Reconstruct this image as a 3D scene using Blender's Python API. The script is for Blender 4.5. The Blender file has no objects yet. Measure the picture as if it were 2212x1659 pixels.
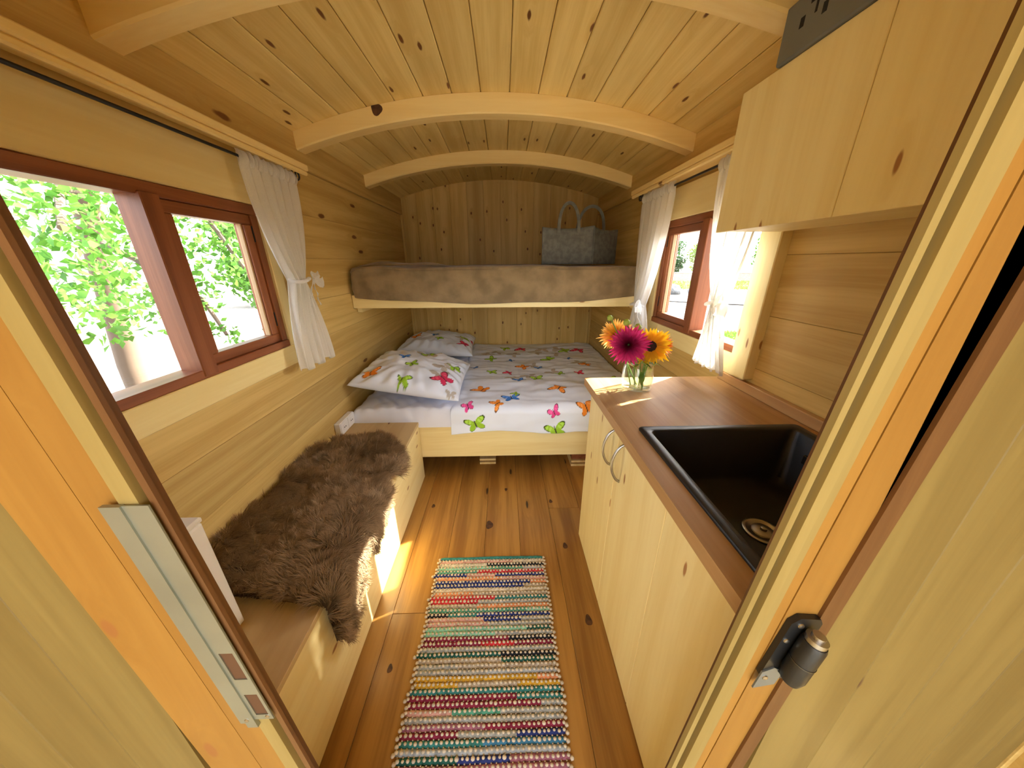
import bpy, bmesh, math, random
import numpy as np
from mathutils import Vector, Matrix, Euler, noise as mnoise
R = math.radians
rng = np.random.RandomState(7)
random.seed(7)
S = bpy.context.scene
COL = S.collection

# ------------------------------------------------------------------ camera
cd = bpy.data.cameras.new('camera'); cam = bpy.data.objects.new('camera', cd); COL.objects.link(cam)
PITCH, YAW, ROLL, FPX = -0.3638, 0.0248, -0.0038, 693.35
cd.sensor_fit = 'HORIZONTAL'; cd.sensor_width = 36.0; cd.lens = FPX / 2212 * 36.0
cd.clip_start = 0.02; cd.clip_end = 500
fw = Vector((math.sin(YAW)*math.cos(PITCH), math.cos(YAW)*math.cos(PITCH), math.sin(PITCH)))
rt = Vector((math.cos(YAW), -math.sin(YAW), 0)); upv = rt.cross(fw)
r2 = rt*math.cos(ROLL) + upv*math.sin(ROLL); u2 = upv*math.cos(ROLL) - rt*math.sin(ROLL)
M = Matrix((r2, u2, -fw)).transposed().to_4x4(); M.translation = Vector((0.0191, 0.0, 1.4108))
cam.matrix_world = M
S.camera = cam

# ------------------------------------------------------------------ sky, sun, exposure
SUN_EL = R(34)
w = bpy.data.worlds.new('sky'); S.world = w; w.use_nodes = True
wt = w.node_tree; wt.nodes.clear()
sk = wt.nodes.new('ShaderNodeTexSky'); sk.sky_type = 'NISHITA'; sk.sun_disc = False
sk.sun_elevation = SUN_EL; sk.sun_rotation = R(65.8); sk.air_density = 1.0; sk.dust_density = 2.5; sk.ozone_density = 1.0
bg = wt.nodes.new('ShaderNodeBackground'); bg.inputs[1].default_value = 0.37
wo = wt.nodes.new('ShaderNodeOutputWorld')
hs = wt.nodes.new('ShaderNodeHueSaturation'); hs.inputs['Saturation'].default_value = 0.45
wt.links.new(sk.outputs[0], hs.inputs['Color']); wt.links.new(hs.outputs[0], bg.inputs[0]); wt.links.new(bg.outputs[0], wo.inputs[0])
sl = bpy.data.lights.new('sun', 'SUN'); so = bpy.data.objects.new('sun', sl); COL.objects.link(so)
sl.energy = 8.5; sl.angle = R(0.55); sl.color = (1.0, 0.975, 0.86)
sd = Vector((-0.912*math.cos(SUN_EL), -0.41*math.cos(SUN_EL), -math.sin(SUN_EL)))
so.rotation_euler = sd.to_track_quat('-Z', 'Y').to_euler(); so.location = (6, 3, 6)
def portal(name, loc, rot, sx, sy):          # sampling guides in the real openings; they give no light
    l = bpy.data.lights.new(name, 'AREA'); l.shape = 'RECTANGLE'; l.size = sx; l.size_y = sy
    o = bpy.data.objects.new(name, l); COL.objects.link(o); o.location = loc; o.rotation_euler = rot
    l.cycles.is_portal = True
portal('portal_door', (0, 0.2, 1.0), (R(90), 0, 0), 0.8, 2.2)
portal('portal_window', (1.10, 1.685, 1.335), (0, R(90), 0), 0.66, 0.9)
portal('portal_window', (-1.10, 1.095, 1.335), (0, R(-90), 0), 0.66, 0.9)
S.view_settings.view_transform = 'Standard'; S.view_settings.look = 'None'
S.view_settings.gamma = 1.0; S.view_settings.use_curve_mapping = False
S.view_settings.exposure = 2.3
S.cycles.use_denoising = True
S.cycles.max_bounces = 14; S.cycles.diffuse_bounces = 9; S.cycles.transparent_max_bounces = 24
S.cycles.sample_clamp_indirect = 8.0
S.cycles.caustics_reflective = False; S.cycles.caustics_refractive = False

# ------------------------------------------------------------------ material helpers
class NT:
    def __init__(s, name):
        s.m = bpy.data.materials.new(name); s.m.use_nodes = True; s.t = s.m.node_tree; s.t.nodes.clear()
        s.out = s.t.nodes.new('ShaderNodeOutputMaterial')
    def put(s, n, k, v):
        i = n.inputs[k]
        if isinstance(v, bpy.types.NodeSocket): s.t.links.new(v, i)
        else: i.default_value = v
    def n(s, typ, props=None, ins=None):
        n = s.t.nodes.new('ShaderNode' + typ)
        for k, v in (props or {}).items(): setattr(n, k, v)
        for k, v in (ins or {}).items(): s.put(n, k, v)
        return n
    def math(s, op, a, b=0.0, c=None):
        n = s.n('Math', {'operation': op}, {0: a, 1: b})
        if c is not None: s.put(n, 2, c)
        return n.outputs[0]
    def mix(s, f, a, b, blend='MIX'):
        n = s.n('Mix', {'data_type': 'RGBA', 'blend_type': blend, 'clamp_factor': True}, {0: f})
        s.put(n, 6, a); s.put(n, 7, b); return n.outputs[2]
    def remap(s, v, a, b, c=0.0, d=1.0, smooth=True):
        n = s.n('MapRange', {'interpolation_type': 'SMOOTHSTEP' if smooth else 'LINEAR', 'clamp': True} if smooth else {'clamp': True},
                {0: v, 1: a, 2: b, 3: c, 4: d}); return n.outputs[0]
    def xyz(s, x, y, z): return s.n('CombineXYZ', None, {0: x, 1: y, 2: z}).outputs[0]
    def noise(s, vec, scale, detail=2.0, rough=0.5):
        return s.n('TexNoise', None, {'Vector': vec, 'Scale': scale, 'Detail': detail, 'Roughness': rough}).outputs[0]
    def end(s, shader): s.t.links.new(shader, s.out.inputs[0]); return s.m
def c4(c): return (c[0], c[1], c[2], 1.0)

def wood(name, ca, cb, ck, axis, knots=0.25, rough=0.5, grain=26.0, knot_scale=(3.2, 8.0), vary=0.22, bump=0.08, spec=0.35, cont=(0.32, 0.68)):
    N = NT(name)
    co = N.n('TexCoord').outputs['Object']; rnd = N.n('ObjectInfo').outputs['Random']
    off = N.n('VectorMath', {'operation': 'SCALE'}, {0: (37.0, 19.0, 53.0), 'Scale': rnd}).outputs[0]
    v = N.n('VectorMath', {'operation': 'ADD'}, {0: co, 1: off}).outputs[0]
    sp = N.n('SeparateXYZ', None, {0: v}).outputs
    i = 'xyz'.index(axis); L, C, D = sp[i], sp[(i+1) % 3], sp[(i+2) % 3]
    def vec(a, b, cc=C, dd=D): return N.xyz(N.math('MULTIPLY', L, a), N.math('MULTIPLY', cc, b), N.math('MULTIPLY', dd, b))
    warp = N.math('SUBTRACT', N.noise(vec(1.1, 3.5), 1.0, 2.0), 0.5)
    CD = N.math('ADD', C, N.math('MULTIPLY', D, 1.37))
    vo = N.n('TexVoronoi', {'feature': 'F1', 'voronoi_dimensions': '2D'}, {'Vector': N.xyz(N.math('MULTIPLY', L, knot_scale[0]), N.math('MULTIPLY', CD, knot_scale[1]), 0.0), 'Scale': 1.0, 'Randomness': 1.0})
    d = N.math('ADD', vo.outputs['Distance'], N.math('MULTIPLY', N.math('SUBTRACT', N.noise(vec(30, 30), 1.0, 1.0), 0.5), 0.05))
    rr = N.n('SeparateColor', None, {0: vo.outputs['Color']}).outputs[0]
    keep = N.math('LESS_THAN', rr, knots)
    kn = N.math('MULTIPLY', keep, N.remap(d, 0.045, 0.085, 1.0, 0.0))
    halo = N.math('MULTIPLY', keep, N.remap(d, 0.05, 0.34, 1.0, 0.0))
    sh = N.math('ADD', N.math('MULTIPLY', warp, 0.05), N.math('MULTIPLY', halo, 0.025))
    C2 = N.math('ADD', C, sh); D2 = N.math('ADD', D, sh)
    g1 = N.noise(vec(0.7, grain, C2, D2), 1.0, 2.0)
    g2 = N.noise(vec(5.0, grain*7, C2, D2), 1.0, 2.0)
    f = N.remap(N.math('ADD', N.math('MULTIPLY', g1, 0.75), N.math('MULTIPLY', g2, 0.25)), cont[0], cont[1])
    colr = N.mix(f, c4(ca), c4(cb))
    colr = N.mix(N.math('MULTIPLY', halo, 0.35), colr, c4(cb))
    val = N.math('ADD', N.math('MULTIPLY', N.math('FRACT', N.math('MULTIPLY', rnd, 7.13)), vary), 1.0 - vary*0.55)
    colr = N.n('VectorMath', {'operation': 'SCALE'}, {0: colr, 'Scale': val}).outputs[0]
    colr = N.mix(kn, colr, c4(ck))
    bp = N.n('Bump', None, {'Strength': bump, 'Distance': 0.002, 'Height': f}).outputs[0]
    b = N.n('BsdfPrincipled', None, {'Base Color': colr, 'Roughness': rough, 'Specular IOR Level': spec, 'Normal': bp})
    return N.end(b.outputs[0])
def plain(name, c, rough=0.5, metal=0.0, spec=0.5, bump=0.0, bscale=300.0, vary=0.0, vscale=8.0, sheen=0.0, ior=1.45):
    N = NT(name); co = N.n('TexCoord').outputs['Object']
    colr = c4(c)
    if vary:
        colr = N.mix(N.remap(N.noise(co, vscale, 4.0), 0.3, 0.7), c4([x*(1-vary) for x in c]), c4([min(1, x*(1+vary)) for x in c]))
    b = N.n('BsdfPrincipled', None, {'Base Color': colr, 'Roughness': rough, 'Metallic': metal, 'Specular IOR Level': spec})
    if sheen: b.inputs['Sheen Weight'].default_value = sheen
    if bump:
        N.put(b, 'Normal', N.n('Bump', None, {'Strength': bump, 'Distance': 0.002, 'Height': N.noise(co, bscale, 3.0)}).outputs[0])
    return N.end(b.outputs[0])
def leafy(name, c, c2, trans=0.35):
    N = NT(name); co = N.n('TexCoord').outputs['Object']
    colr = N.mix(N.remap(N.noise(co, 9.0, 3.0), 0.3, 0.7), c4(c), c4(c2))
    a = N.n('BsdfPrincipled', None, {'Base Color': colr, 'Roughness': 0.5, 'Specular IOR Level': 0.3}).outputs[0]
    t = N.n('BsdfTranslucent', None, {'Color': colr}).outputs[0]
    return N.end(N.n('MixShader', None, {0: trans, 1: a, 2: t}).outputs[0])
def pane_mat(name, tint=(1, 1, 1), refl=0.04, rough=0.0, pw=5.0):
    N = NT(name)
    fc_ = N.n('LayerWeight', None, {'Blend': 0.5}).outputs['Facing']
    fr = N.math('ADD', refl, N.math('MULTIPLY', N.math('POWER', fc_, pw), 0.9))
    a = N.n('BsdfTransparent', None, {'Color': c4(tint)}).outputs[0]
    g = N.n('BsdfGlossy', None, {'Color': (1, 1, 1, 1), 'Roughness': rough}).outputs[0]
    return N.end(N.n('MixShader', None, {0: fr, 1: a, 2: g}).outputs[0])
def attr_cloth(name, rough=0.85, bump=0.25, bscale=700.0):
    N = NT(name); colr = N.n('VertexColor', {'layer_name': 'Col'}).outputs[0]
    co = N.n('TexCoord').outputs['Object']
    bp = N.n('Bump', None, {'Strength': bump, 'Distance': 0.001, 'Height': N.noise(co, bscale, 2.0)}).outputs[0]
    b = N.n('BsdfPrincipled', None, {'Base Color': colr, 'Roughness': rough, 'Specular IOR Level': 0.2, 'Normal': bp})
    return N.end(b.outputs[0])
def sheer(name):
    N = NT(name); co = N.n('TexCoord').outputs['Object']
    weave = N.remap(N.noise(co, 900.0, 1.0), 0.35, 0.65, 0.16, 0.28)
    d = N.n('BsdfDiffuse', None, {'Color': (0.90, 0.90, 0.88, 1)}).outputs[0]
    t = N.n('BsdfTranslucent', None, {'Color': (0.92, 0.92, 0.90, 1)}).outputs[0]
    a = N.n('MixShader', None, {0: 0.58, 1: d, 2: t}).outputs[0]
    tr = N.n('BsdfTransparent').outputs[0]
    return N.end(N.n('MixShader', None, {0: weave, 1: a, 2: tr}).outputs[0])

PA, PB, PK = (0.80, 0.595, 0.28), (0.66, 0.435, 0.155), (0.17, 0.065, 0.018)
pine = {a: wood('pine_boards_' + a, PA, PB, PK, a) for a in 'xyz'}
ceilpine = wood('ceiling_pine', (0.84, 0.665, 0.275), (0.70, 0.515, 0.175), PK, 'y', knots=0.42, knot_scale=(2.6, 7.5), vary=0.16, grain=20)
wallpine = {a: wood('wall_pine_' + a, (0.66, 0.475, 0.17), (0.50, 0.325, 0.092), PK, a, knots=0.22, grain=20, knot_scale=(1.8, 6.0)) for a in 'xyz'}
backpine = wood('rear_wall_pine', (0.70, 0.50, 0.18), (0.55, 0.36, 0.10), PK, 'z', knots=0.5, knot_scale=(5.0, 9.0), grain=16)
beampine = {a: wood('beam_pine_' + a, (0.88, 0.71, 0.34), (0.82, 0.62, 0.255), PK, a, knots=0.06, grain=14, vary=0.05) for a in 'xyz'}
panel = {a: wood('spruce_panel_' + a, (0.84, 0.715, 0.37), (0.765, 0.61, 0.275), (0.36, 0.17, 0.06), a, knots=0.20, grain=13, vary=0.06, knot_scale=(3.5, 9.0)) for a in 'xyz'}
lidpine = wood('seat_lid_pine', (0.58, 0.42, 0.20), (0.50, 0.345, 0.155), PK, 'y', knots=0.15, grain=13, vary=0.05)
oak = wood('oak_floor', (0.45, 0.226, 0.050), (0.27, 0.118, 0.024), (0.035, 0.015, 0.007), 'y', knots=0.16, grain=15, rough=0.33, knot_scale=(2.2, 7.0), vary=0.30, bump=0.12, spec=0.5, cont=(0.35, 0.63))
brown = {a: wood('stained_frame_' + a, (0.30, 0.105, 0.04), (0.20, 0.062, 0.022), (0.1, 0.03, 0.01), a, knots=0.0, grain=30, rough=0.4, vary=0.1) for a in 'xyz'}
walnut = wood('worktop_wood', (0.50, 0.31, 0.140), (0.40, 0.225, 0.092), (0.10, 0.04, 0.015), 'y', knots=0.03, grain=16, rough=0.48, vary=0.18, spec=0.25)
orangewood = wood('honey_wood', (0.35, 0.18, 0.035), (0.29, 0.138, 0.024), (0.3, 0.12, 0.03), 'z', knots=0.06, grain=16, rough=0.45, vary=0.1)
cladpine = wood('cladding_pine', (0.24, 0.17, 0.050), (0.18, 0.122, 0.033), (0.1, 0.05, 0.02), 'z', knots=0.10, grain=14, vary=0.08)
framepine = wood('frame_pine', (0.35, 0.26, 0.088), (0.28, 0.20, 0.060), (0.3, 0.15, 0.05), 'z', knots=0.05, grain=14, vary=0.06)
trimbrown = wood('brown_trim', (0.17, 0.078, 0.024), (0.13, 0.055, 0.016), (0.1, 0.04, 0.01), 'z', knots=0.0, vary=0.1)
m_cloth = attr_cloth('printed_cotton')
m_cotton = plain('white_cotton', (0.77, 0.80, 0.90), 0.9, spec=0.2, bump=0.2, bscale=500)
m_sheer = sheer('sheer_voile')
m_plush = plain('taupe_plush', (0.25, 0.182, 0.098), 0.95, spec=0.1, bump=0.9, bscale=120, vary=0.22, vscale=9.0, sheen=0.25)
m_felt = plain('grey_felt', (0.155, 0.16, 0.14), 0.95, spec=0.1, bump=0.5, bscale=220, vary=0.18, vscale=30)
m_black = plain('black_metal', (0.012, 0.012, 0.012), 0.4, spec=0.5)
m_sink = plain('black_composite', (0.011, 0.011, 0.012), 0.38, spec=0.5, bump=0.12, bscale=900)
m_steel = plain('brushed_steel', (0.46, 0.44, 0.41), 0.32, metal=1.0)
m_zinc = plain('zinc_plate', (0.34, 0.37, 0.33), 0.38, metal=0.75, vary=0.08)
m_white = plain('white_plastic', (0.82, 0.81, 0.78), 0.4)
m_greybox = plain('grey_enamel', (0.14, 0.15, 0.145), 0.5, vary=0.06)
m_slot = plain('dark_slot', (0.006, 0.006, 0.006), 0.8)
m_glass = pane_mat('window_glass')
m_vase = pane_mat('vase_glass', (0.965, 0.985, 0.97), 0.06, 0.0, 3.0)
m_water = pane_mat('vase_water', (0.95, 0.98, 0.95))
m_green = leafy('stem_green', (0.10, 0.22, 0.03), (0.22, 0.36, 0.06), 0.2)
m_bud = leafy('bud_green', (0.30, 0.42, 0.05), (0.45, 0.52, 0.10), 0.2)

# ------------------------------------------------------------------ object helpers
WLOC = {}
def place(o, parent, loc):
    loc = Vector(loc); WLOC[o.name] = loc
    if parent is not None:
        o.parent = parent; o.location = loc - WLOC[parent.name]
    else: o.location = loc
def link(name, me, parent, loc, mats=None):
    o = bpy.data.objects.new(name, me); COL.objects.link(o); place(o, parent, loc); return o
def thing(name, label, cat, loc=(0, 0, 0), group=None):
    o = bpy.data.objects.new(name, None); COL.objects.link(o); o.empty_display_size = 0.05
    place(o, None, loc); return tag(o, label, cat, group)
def tag(o, label, cat, group=None):
    o['label'] = label; o['category'] = cat
    if group: o['group'] = group
    return o
def struct(name, loc=(0, 0, 0)):
    o = bpy.data.objects.new(name, None); COL.objects.link(o); o.empty_display_size = 0.05
    place(o, None, loc); o['kind'] = 'structure'; return o
CACHE = {}
def box(name, x, y, z, mat, parent=None, bev=0.002, rot=None):
    sx, sy, sz = x[1]-x[0], y[1]-y[0], z[1]-z[0]
    key = (round(sx, 4), round(sy, 4), round(sz, 4), mat.name, bev)
    me = CACHE.get(key)
    if me is None:
        bm = bmesh.new(); bmesh.ops.create_cube(bm, size=1.0)
        bmesh.ops.scale(bm, vec=(sx, sy, sz), verts=bm.verts)
        b = min(bev, 0.3*min(sx, sy, sz))
        if b > 0: bmesh.ops.bevel(bm, geom=bm.edges[:], offset=b, segments=1, affect='EDGES')
        me = bpy.data.meshes.new(name); bm.to_mesh(me); bm.free(); me.materials.append(mat); CACHE[key] = me
    o = link(name, me, parent, ((x[0]+x[1])/2, (y[0]+y[1])/2, (z[0]+z[1])/2))
    if rot: o.rotation_euler = rot
    return o
def mesh(name, V, F, mat, parent=None, origin=None, smooth=False, cols=None, mi=None):
    V = np.asarray(V, dtype=float).reshape(-1, 3)
    if origin is None: origin = V.mean(axis=0)
    V = V - np.asarray(origin)
    me = bpy.data.meshes.new(name)
    if isinstance(F, np.ndarray):
        k = F.shape[1]; nf = len(F)
        me.vertices.add(len(V)); me.vertices.foreach_set('co', V.astype(np.float32).ravel())
        me.loops.add(nf*k); me.loops.foreach_set('vertex_index', F.astype(np.int32).ravel())
        me.polygons.add(nf); me.polygons.foreach_set('loop_start', np.arange(0, nf*k, k, dtype=np.int32))
        me.update(calc_edges=True); me.validate()
    else:
        me.from_pydata(V.tolist(), [], F)
    for m in (mat if isinstance(mat, list) else [mat]): me.materials.append(m)
    if mi is not None: me.polygons.foreach_set('material_index', np.asarray(mi, dtype=np.int32))
    if smooth: me.polygons.foreach_set('use_smooth', [True]*len(me.polygons))
    if cols is not None:
        a = me.color_attributes.new('Col', 'FLOAT_COLOR', 'POINT')
        c = np.ones((len(V), 4), dtype=np.float32); c[:, :3] = cols; a.data.foreach_set('color', c.ravel())
    me.update()
    return link(name, me, parent, origin)
def grid_faces(nu, nv, wrap_u=False):
    u = np.arange(nu if wrap_u else nu-1); v = np.arange(nv-1)
    U, Vv = np.meshgrid(u, v, indexing='ij'); U2 = (U+1) % nu
    return np.stack([U*nv+Vv, U2*nv+Vv, U2*nv+Vv+1, U*nv+Vv+1], -1).reshape(-1, 4)
class MB:
    """collects shapes into one mesh"""
    def __init__(s): s.V = []; s.F = []; s.M = []
    def add(s, V, F, m=0):
        n = len(s.V); s.V += [tuple(v) for v in V]; s.F += [[i+n for i in f] for f in F]; s.M += [m]*len(F)
    def box(s, x, y, z, m=0):
        V = [(a, b, c) for a in x for b in y for c in z]
        s.add(V, [(0, 1, 3, 2), (4, 6, 7, 5), (0, 4, 5, 1), (2, 3, 7, 6), (0, 2, 6, 4), (1, 5, 7, 3)], m)
    def tube(s, pts, r, k=8, m=0, cap=True):
        pts = [Vector(p) for p in pts]; n = len(pts)
        rs = r if isinstance(r, (list, tuple)) else [r]*n
        V = []; up0 = None
        for i, p in enumerate(pts):
            t = (pts[min(i+1, n-1)] - pts[max(i-1, 0)]).normalized()
            if up0 is None: up0 = Vector((0, 0, 1)) if abs(t.z) < 0.9 else Vector((1, 0, 0))
            a = t.cross(up0).normalized(); up0 = a.cross(t).normalized()
            for j in range(k):
                q = 2*math.pi*j/k; V.append(p + (a*math.cos(q) + up0*math.sin(q))*rs[i])
        F = [(i*k+j, i*k+(j+1) % k, (i+1)*k+(j+1) % k, (i+1)*k+j) for i in range(n-1) for j in range(k)]
        if cap: F += [tuple(range(k))[::-1], tuple((n-1)*k+j for j in range(k))]
        s.add(V, F, m)
    def lathe(s, prof, k=24, c=(0, 0, 0), axis=None, m=0):
        Q = axis.to_track_quat('Z', 'Y').to_matrix() if axis is not None else Matrix.Identity(3)
        V = []
        for r, z in prof:
            for j in range(k):
                q = 2*math.pi*j/k; V.append(Q @ Vector((r*math.cos(q), r*math.sin(q), z)) + Vector(c))
        n = len(prof)
        F = [(i*k+j, i*k+(j+1) % k, (i+1)*k+(j+1) % k, (i+1)*k+j) for i in range(n-1) for j in range(k)]
        F += [tuple(range(k))[::-1], tuple((n-1)*k+j for j in range(k))]
        s.add(V, F, m)
    def build(s, name, mat, parent=None, origin=None, smooth=False):
        o = mesh(name, s.V, s.F, mat, parent, origin, smooth=False, mi=s.M)
        if smooth:
            o.data.polygons.foreach_set('use_smooth', [True]*len(o.data.polygons))
            try: o.data.set_sharp_from_angle(angle=R(40))
            except Exception: pass
        return o
def n2(x, y, z=0.0): return mnoise.noise(Vector((x, y, z)))
def noise_grid(X, Y, sx, sy, seed=0.0):
    out = np.empty(X.size); xf = X.ravel()*sx; yf = Y.ravel()*sy
    for i in range(out.size): out[i] = mnoise.noise(Vector((xf[i], yf[i], seed)))
    return out.reshape(X.shape)

# ------------------------------------------------------------------ dimensions of the wagon (metres)
Y0, YB, ZE, ZA = 0.30, 3.633, 1.995, 2.157
RA = (1 + (ZA-ZE)**2) / (2*(ZA-ZE)); ZC = ZA - RA
def arch(x, dr=0.0): return ZC + math.sqrt(max((RA+dr)**2 - x*x, 0))

# ------------------------------------------------------------------ floor
floor = struct('floor', (0, 2, 0))
mesh('subfloor', [(x, y, z) for x in (-1.08, 1.08) for y in (0.28, 3.7) for z in (-0.10, -0.0135)],
     [(0, 1, 3, 2), (4, 6, 7, 5), (0, 4, 5, 1), (2, 3, 7, 6), (0, 2, 6, 4), (1, 5, 7, 3)], oak, floor)
edges = [-1.0] + [0.279 - 0.188*k for k in range(6, -1, -1)] + [0.467, 0.655, 0.843, 1.0]
joints = {7: [1.56], 8: [1.0, 2.6], 6: [2.45], 5: [], 4: [2.7], 3: [0.95], 2: [1.9], 1: [1.2], 9: [1.7], 0: [2.1]}
for i in range(len(edges)-1):
    ys = [Y0] + joints.get(i, [1.5]) + [YB]
    for a, b in zip(ys[:-1], ys[1:]):
        box('plank', (edges[i]+0.0005, edges[i+1]-0.0005), (a+0.0004, b-0.0004), (-0.014, 0), oak, floor, 0.0014)

# ------------------------------------------------------------------ ceiling: boards along the wagon on an arch
ceiling = struct('ceiling', (0, 2, 2.1))
half = RA*math.asin(1/RA)
sx = sorted([0.06+0.136*k for k in range(-9, 9) if abs(0.06+0.136*k) < half-0.03])
ss = [-half] + sx + [half]
for a, b in zip(ss[:-1], ss[1:]):
    wd = b-a-0.0026; th = (a+b)/2/RA
    o = box('board', (-wd/2, wd/2), (-1.45, YB+0.02), (-0.008, 0.008), ceilpine, None, 0.003)  # boards run on past the door wall, added to shade it
    cx, cz = (RA+0.008)*math.sin(th), ZC+(RA+0.008)*math.cos(th)
    place(o, ceiling, (cx, (-1.45+YB+0.02)/2, cz)); o.rotation_euler = (0, th, 0)
V = []; nn = 25
for i in range(nn):
    th = (-1+2*i/(nn-1))*1.12/RA
    for rr_ in (RA+0.019, RA+0.07):
        for y in (-1.5, 3.75): V.append((rr_*math.sin(th), y, ZC+rr_*math.cos(th)))  # roof carried on past the door wall, unseen overhang added for shade
F = []
for i in range(nn-1):
    a = 4*i; b = a+4
    F += [(a, a+1, b+1, b), (a+2, b+2, b+3, a+3), (a, b, b+2, a+2), (a+1, a+3, b+3, b+1)]
F += [(0, 2, 3, 1), (4*nn-4, 4*nn-3, 4*nn-1, 4*nn-2)]
mesh('roof_deck', V, F, ceilpine, ceiling)
def arch_beam(name, y0, y1, tt=0.075, mat=None):
    V = []; n = 40; xs = [-1+2*i/n for i in range(n+1)]
    for x in xs:
        zt = arch(x) - 0.0005; zb = arch(x) - tt - 0.006*(1-x*x)
        c = 0.006
        V += [(x, y0, zt), (x, y1, zt), (x, y1, zb+c), (x, y1-c, zb), (x, y0+c, zb), (x, y0, zb+c)]
    F = [(i*6+j, i*6+(j+1) % 6, (i+1)*6+(j+1) % 6, (i+1)*6+j) for i in range(n) for j in range(6)]
    F += [tuple(range(6))[::-1], tuple(n*6+j for j in range(6))]
    o = mesh(name, V, F, beampine['x']); o['kind'] = 'structure'; return o
trims = []
for k, (a, b) in enumerate(((1.062, 1.140), (1.898, 1.978), (2.735, 2.815))):
    o = arch_beam('trim_%d' % (k+1), a, b); trims.append(o); o['label'] = ['curved pine roof beam nearest the camera', 'curved pine roof beam in the middle of the ceiling', 'curved pine roof beam over the upper bunk'][k]

def knot(par, c, ax, r, seed, name='knot'):
    V = []; a1, a2 = [(1, 2), (0, 2), (0, 1)][ax]
    for k in range(18):
        q = 2*math.pi*k/18; rr_ = r[0]*(1+0.12*math.sin(3*q+seed)); p = list(c); p[a1] += rr_*math.cos(q); p[a2] += rr_*r[1]*math.sin(q); V.append(p)
    W_ = [list(p) for p in V]
    off = {2: 0.0006, 1: -0.0006}[ax]
    for p in V: p[ax] += off
    F = [tuple(range(18)) if ax == 2 else tuple(range(18))[::-1]]+[(i, (i+1) % 18, 18+(i+1) % 18, 18+i) for i in range(18)]
    return mesh(name, V+W_, F, m_knot, par)
m_knot = plain('dark_knot', (0.075, 0.028, 0.010), 0.6, vary=0.5, vscale=40)
knot(trims[1], (-0.570, 1.898, 2.088), 1, (0.026, 0.95), 1.0)
knot(floor, (-0.078, 1.437, 0.0), 2, (0.020, 1.5), 2.0)
for kx_, ky_, kr_ in ((0.02, 1.74, .009), (0.30, 1.62, .010), (-0.43, 1.60, .010), (0.33, 1.28, .012), (0.36, 0.9, .014), (-0.42, 0.75, .009)): knot(floor, (kx_, ky_, 0.0), 2, (kr_, 1.6), kx_*9)

# ------------------------------------------------------------------ side and rear walls
def side_wall(s, wy0, wy1):
    """s = -1 left, +1 right; window opening wy0..wy1, z 1.00..1.67"""
    wz0, wz1 = 1.035, 1.64
    wl = struct('wall_left' if s < 0 else 'wall_right', (s*1.03, 2, 1))
    X = sorted((s*1.012, s*1.075))
    bk = MB()
    bk.box(X, (0.28, wy0), (-0.1, 2.02)); bk.box(X, (wy1, 3.70), (-0.1, 2.02))
    bk.box(X, (wy0, wy1), (-0.1, wz0)); bk.box(X, (wy0, wy1), (wz1, 2.02))
    bk.build('wall_core', wallpine['y'], wl)
    zs = [0.0, 0.20, 0.40, 0.60, 0.80, 1.018, 1.22, 1.43, 1.64, 1.853]
    xb = sorted((s*1.0, s*1.012))
    for z0, z1 in zip(zs[:-1], zs[1:]):
        if z1 <= wz0+0.001 or z0 >= wz1-0.001: pieces = [(Y0, YB)]
        else: pieces = [(Y0, wy0), (wy1, YB)]
        for a, b in pieces:
            zz = (z0+0.0005, z1-0.0005)
            if a < wy1 and b > wy0 and z0 < wz0 < z1: pass
            box('board', xb, (a, b), zz, wallpine['y'], wl, 0.0012)
    # eave board under the roof
    xe = sorted((s*0.982, s*1.012))
    box('eave_board', xe, (Y0, YB), (1.853, 1.999), wallpine['y'], wl, 0.002)
    return wl
wall_left = side_wall(-1, 0.665, 1.525)
wall_right = side_wall(1, 1.255, 2.115)
wb = struct('wall_back', (0, YB, 1))
mb = MB(); mb.box((-1.075, 1.075), (YB+0.014, YB+0.08), (-0.1, 2.2)); mb.build('wall_core', backpine, wb)
xs = [-1.0+0.1667*k for k in range(13)]
for a, b in zip(xs[:-1], xs[1:]):
    xa, xb_ = a+0.0005, b-0.0005
    za, zb = arch(xa)+0.004, arch(xb_)+0.004
    y0, y1 = YB, YB+0.014
    c = 0.0015
    P = [(xa+c, y0), (xb_-c, y0), (xb_, y0+c), (xb_, y1), (xa, y1), (xa, y0+c)]
    V = [(p[0], p[1], 0.0) for p in P] + [(p[0], p[1], za+(zb-za)*(p[0]-xa)/(xb_-xa)) for p in P]
    mesh('board', V, [tuple(range(6))[::-1], tuple(range(6, 12))] + [(i, (i+1) % 6, 6+(i+1) % 6, 6+i) for i in range(6)], backpine, wb)
for s in (-1, 1):
    box('corner_batten', sorted((s*0.978, s*0.9995)), (YB-0.022, YB-0.0005), (0.0, 1.85), wallpine['z'], wb, 0.002)

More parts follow.
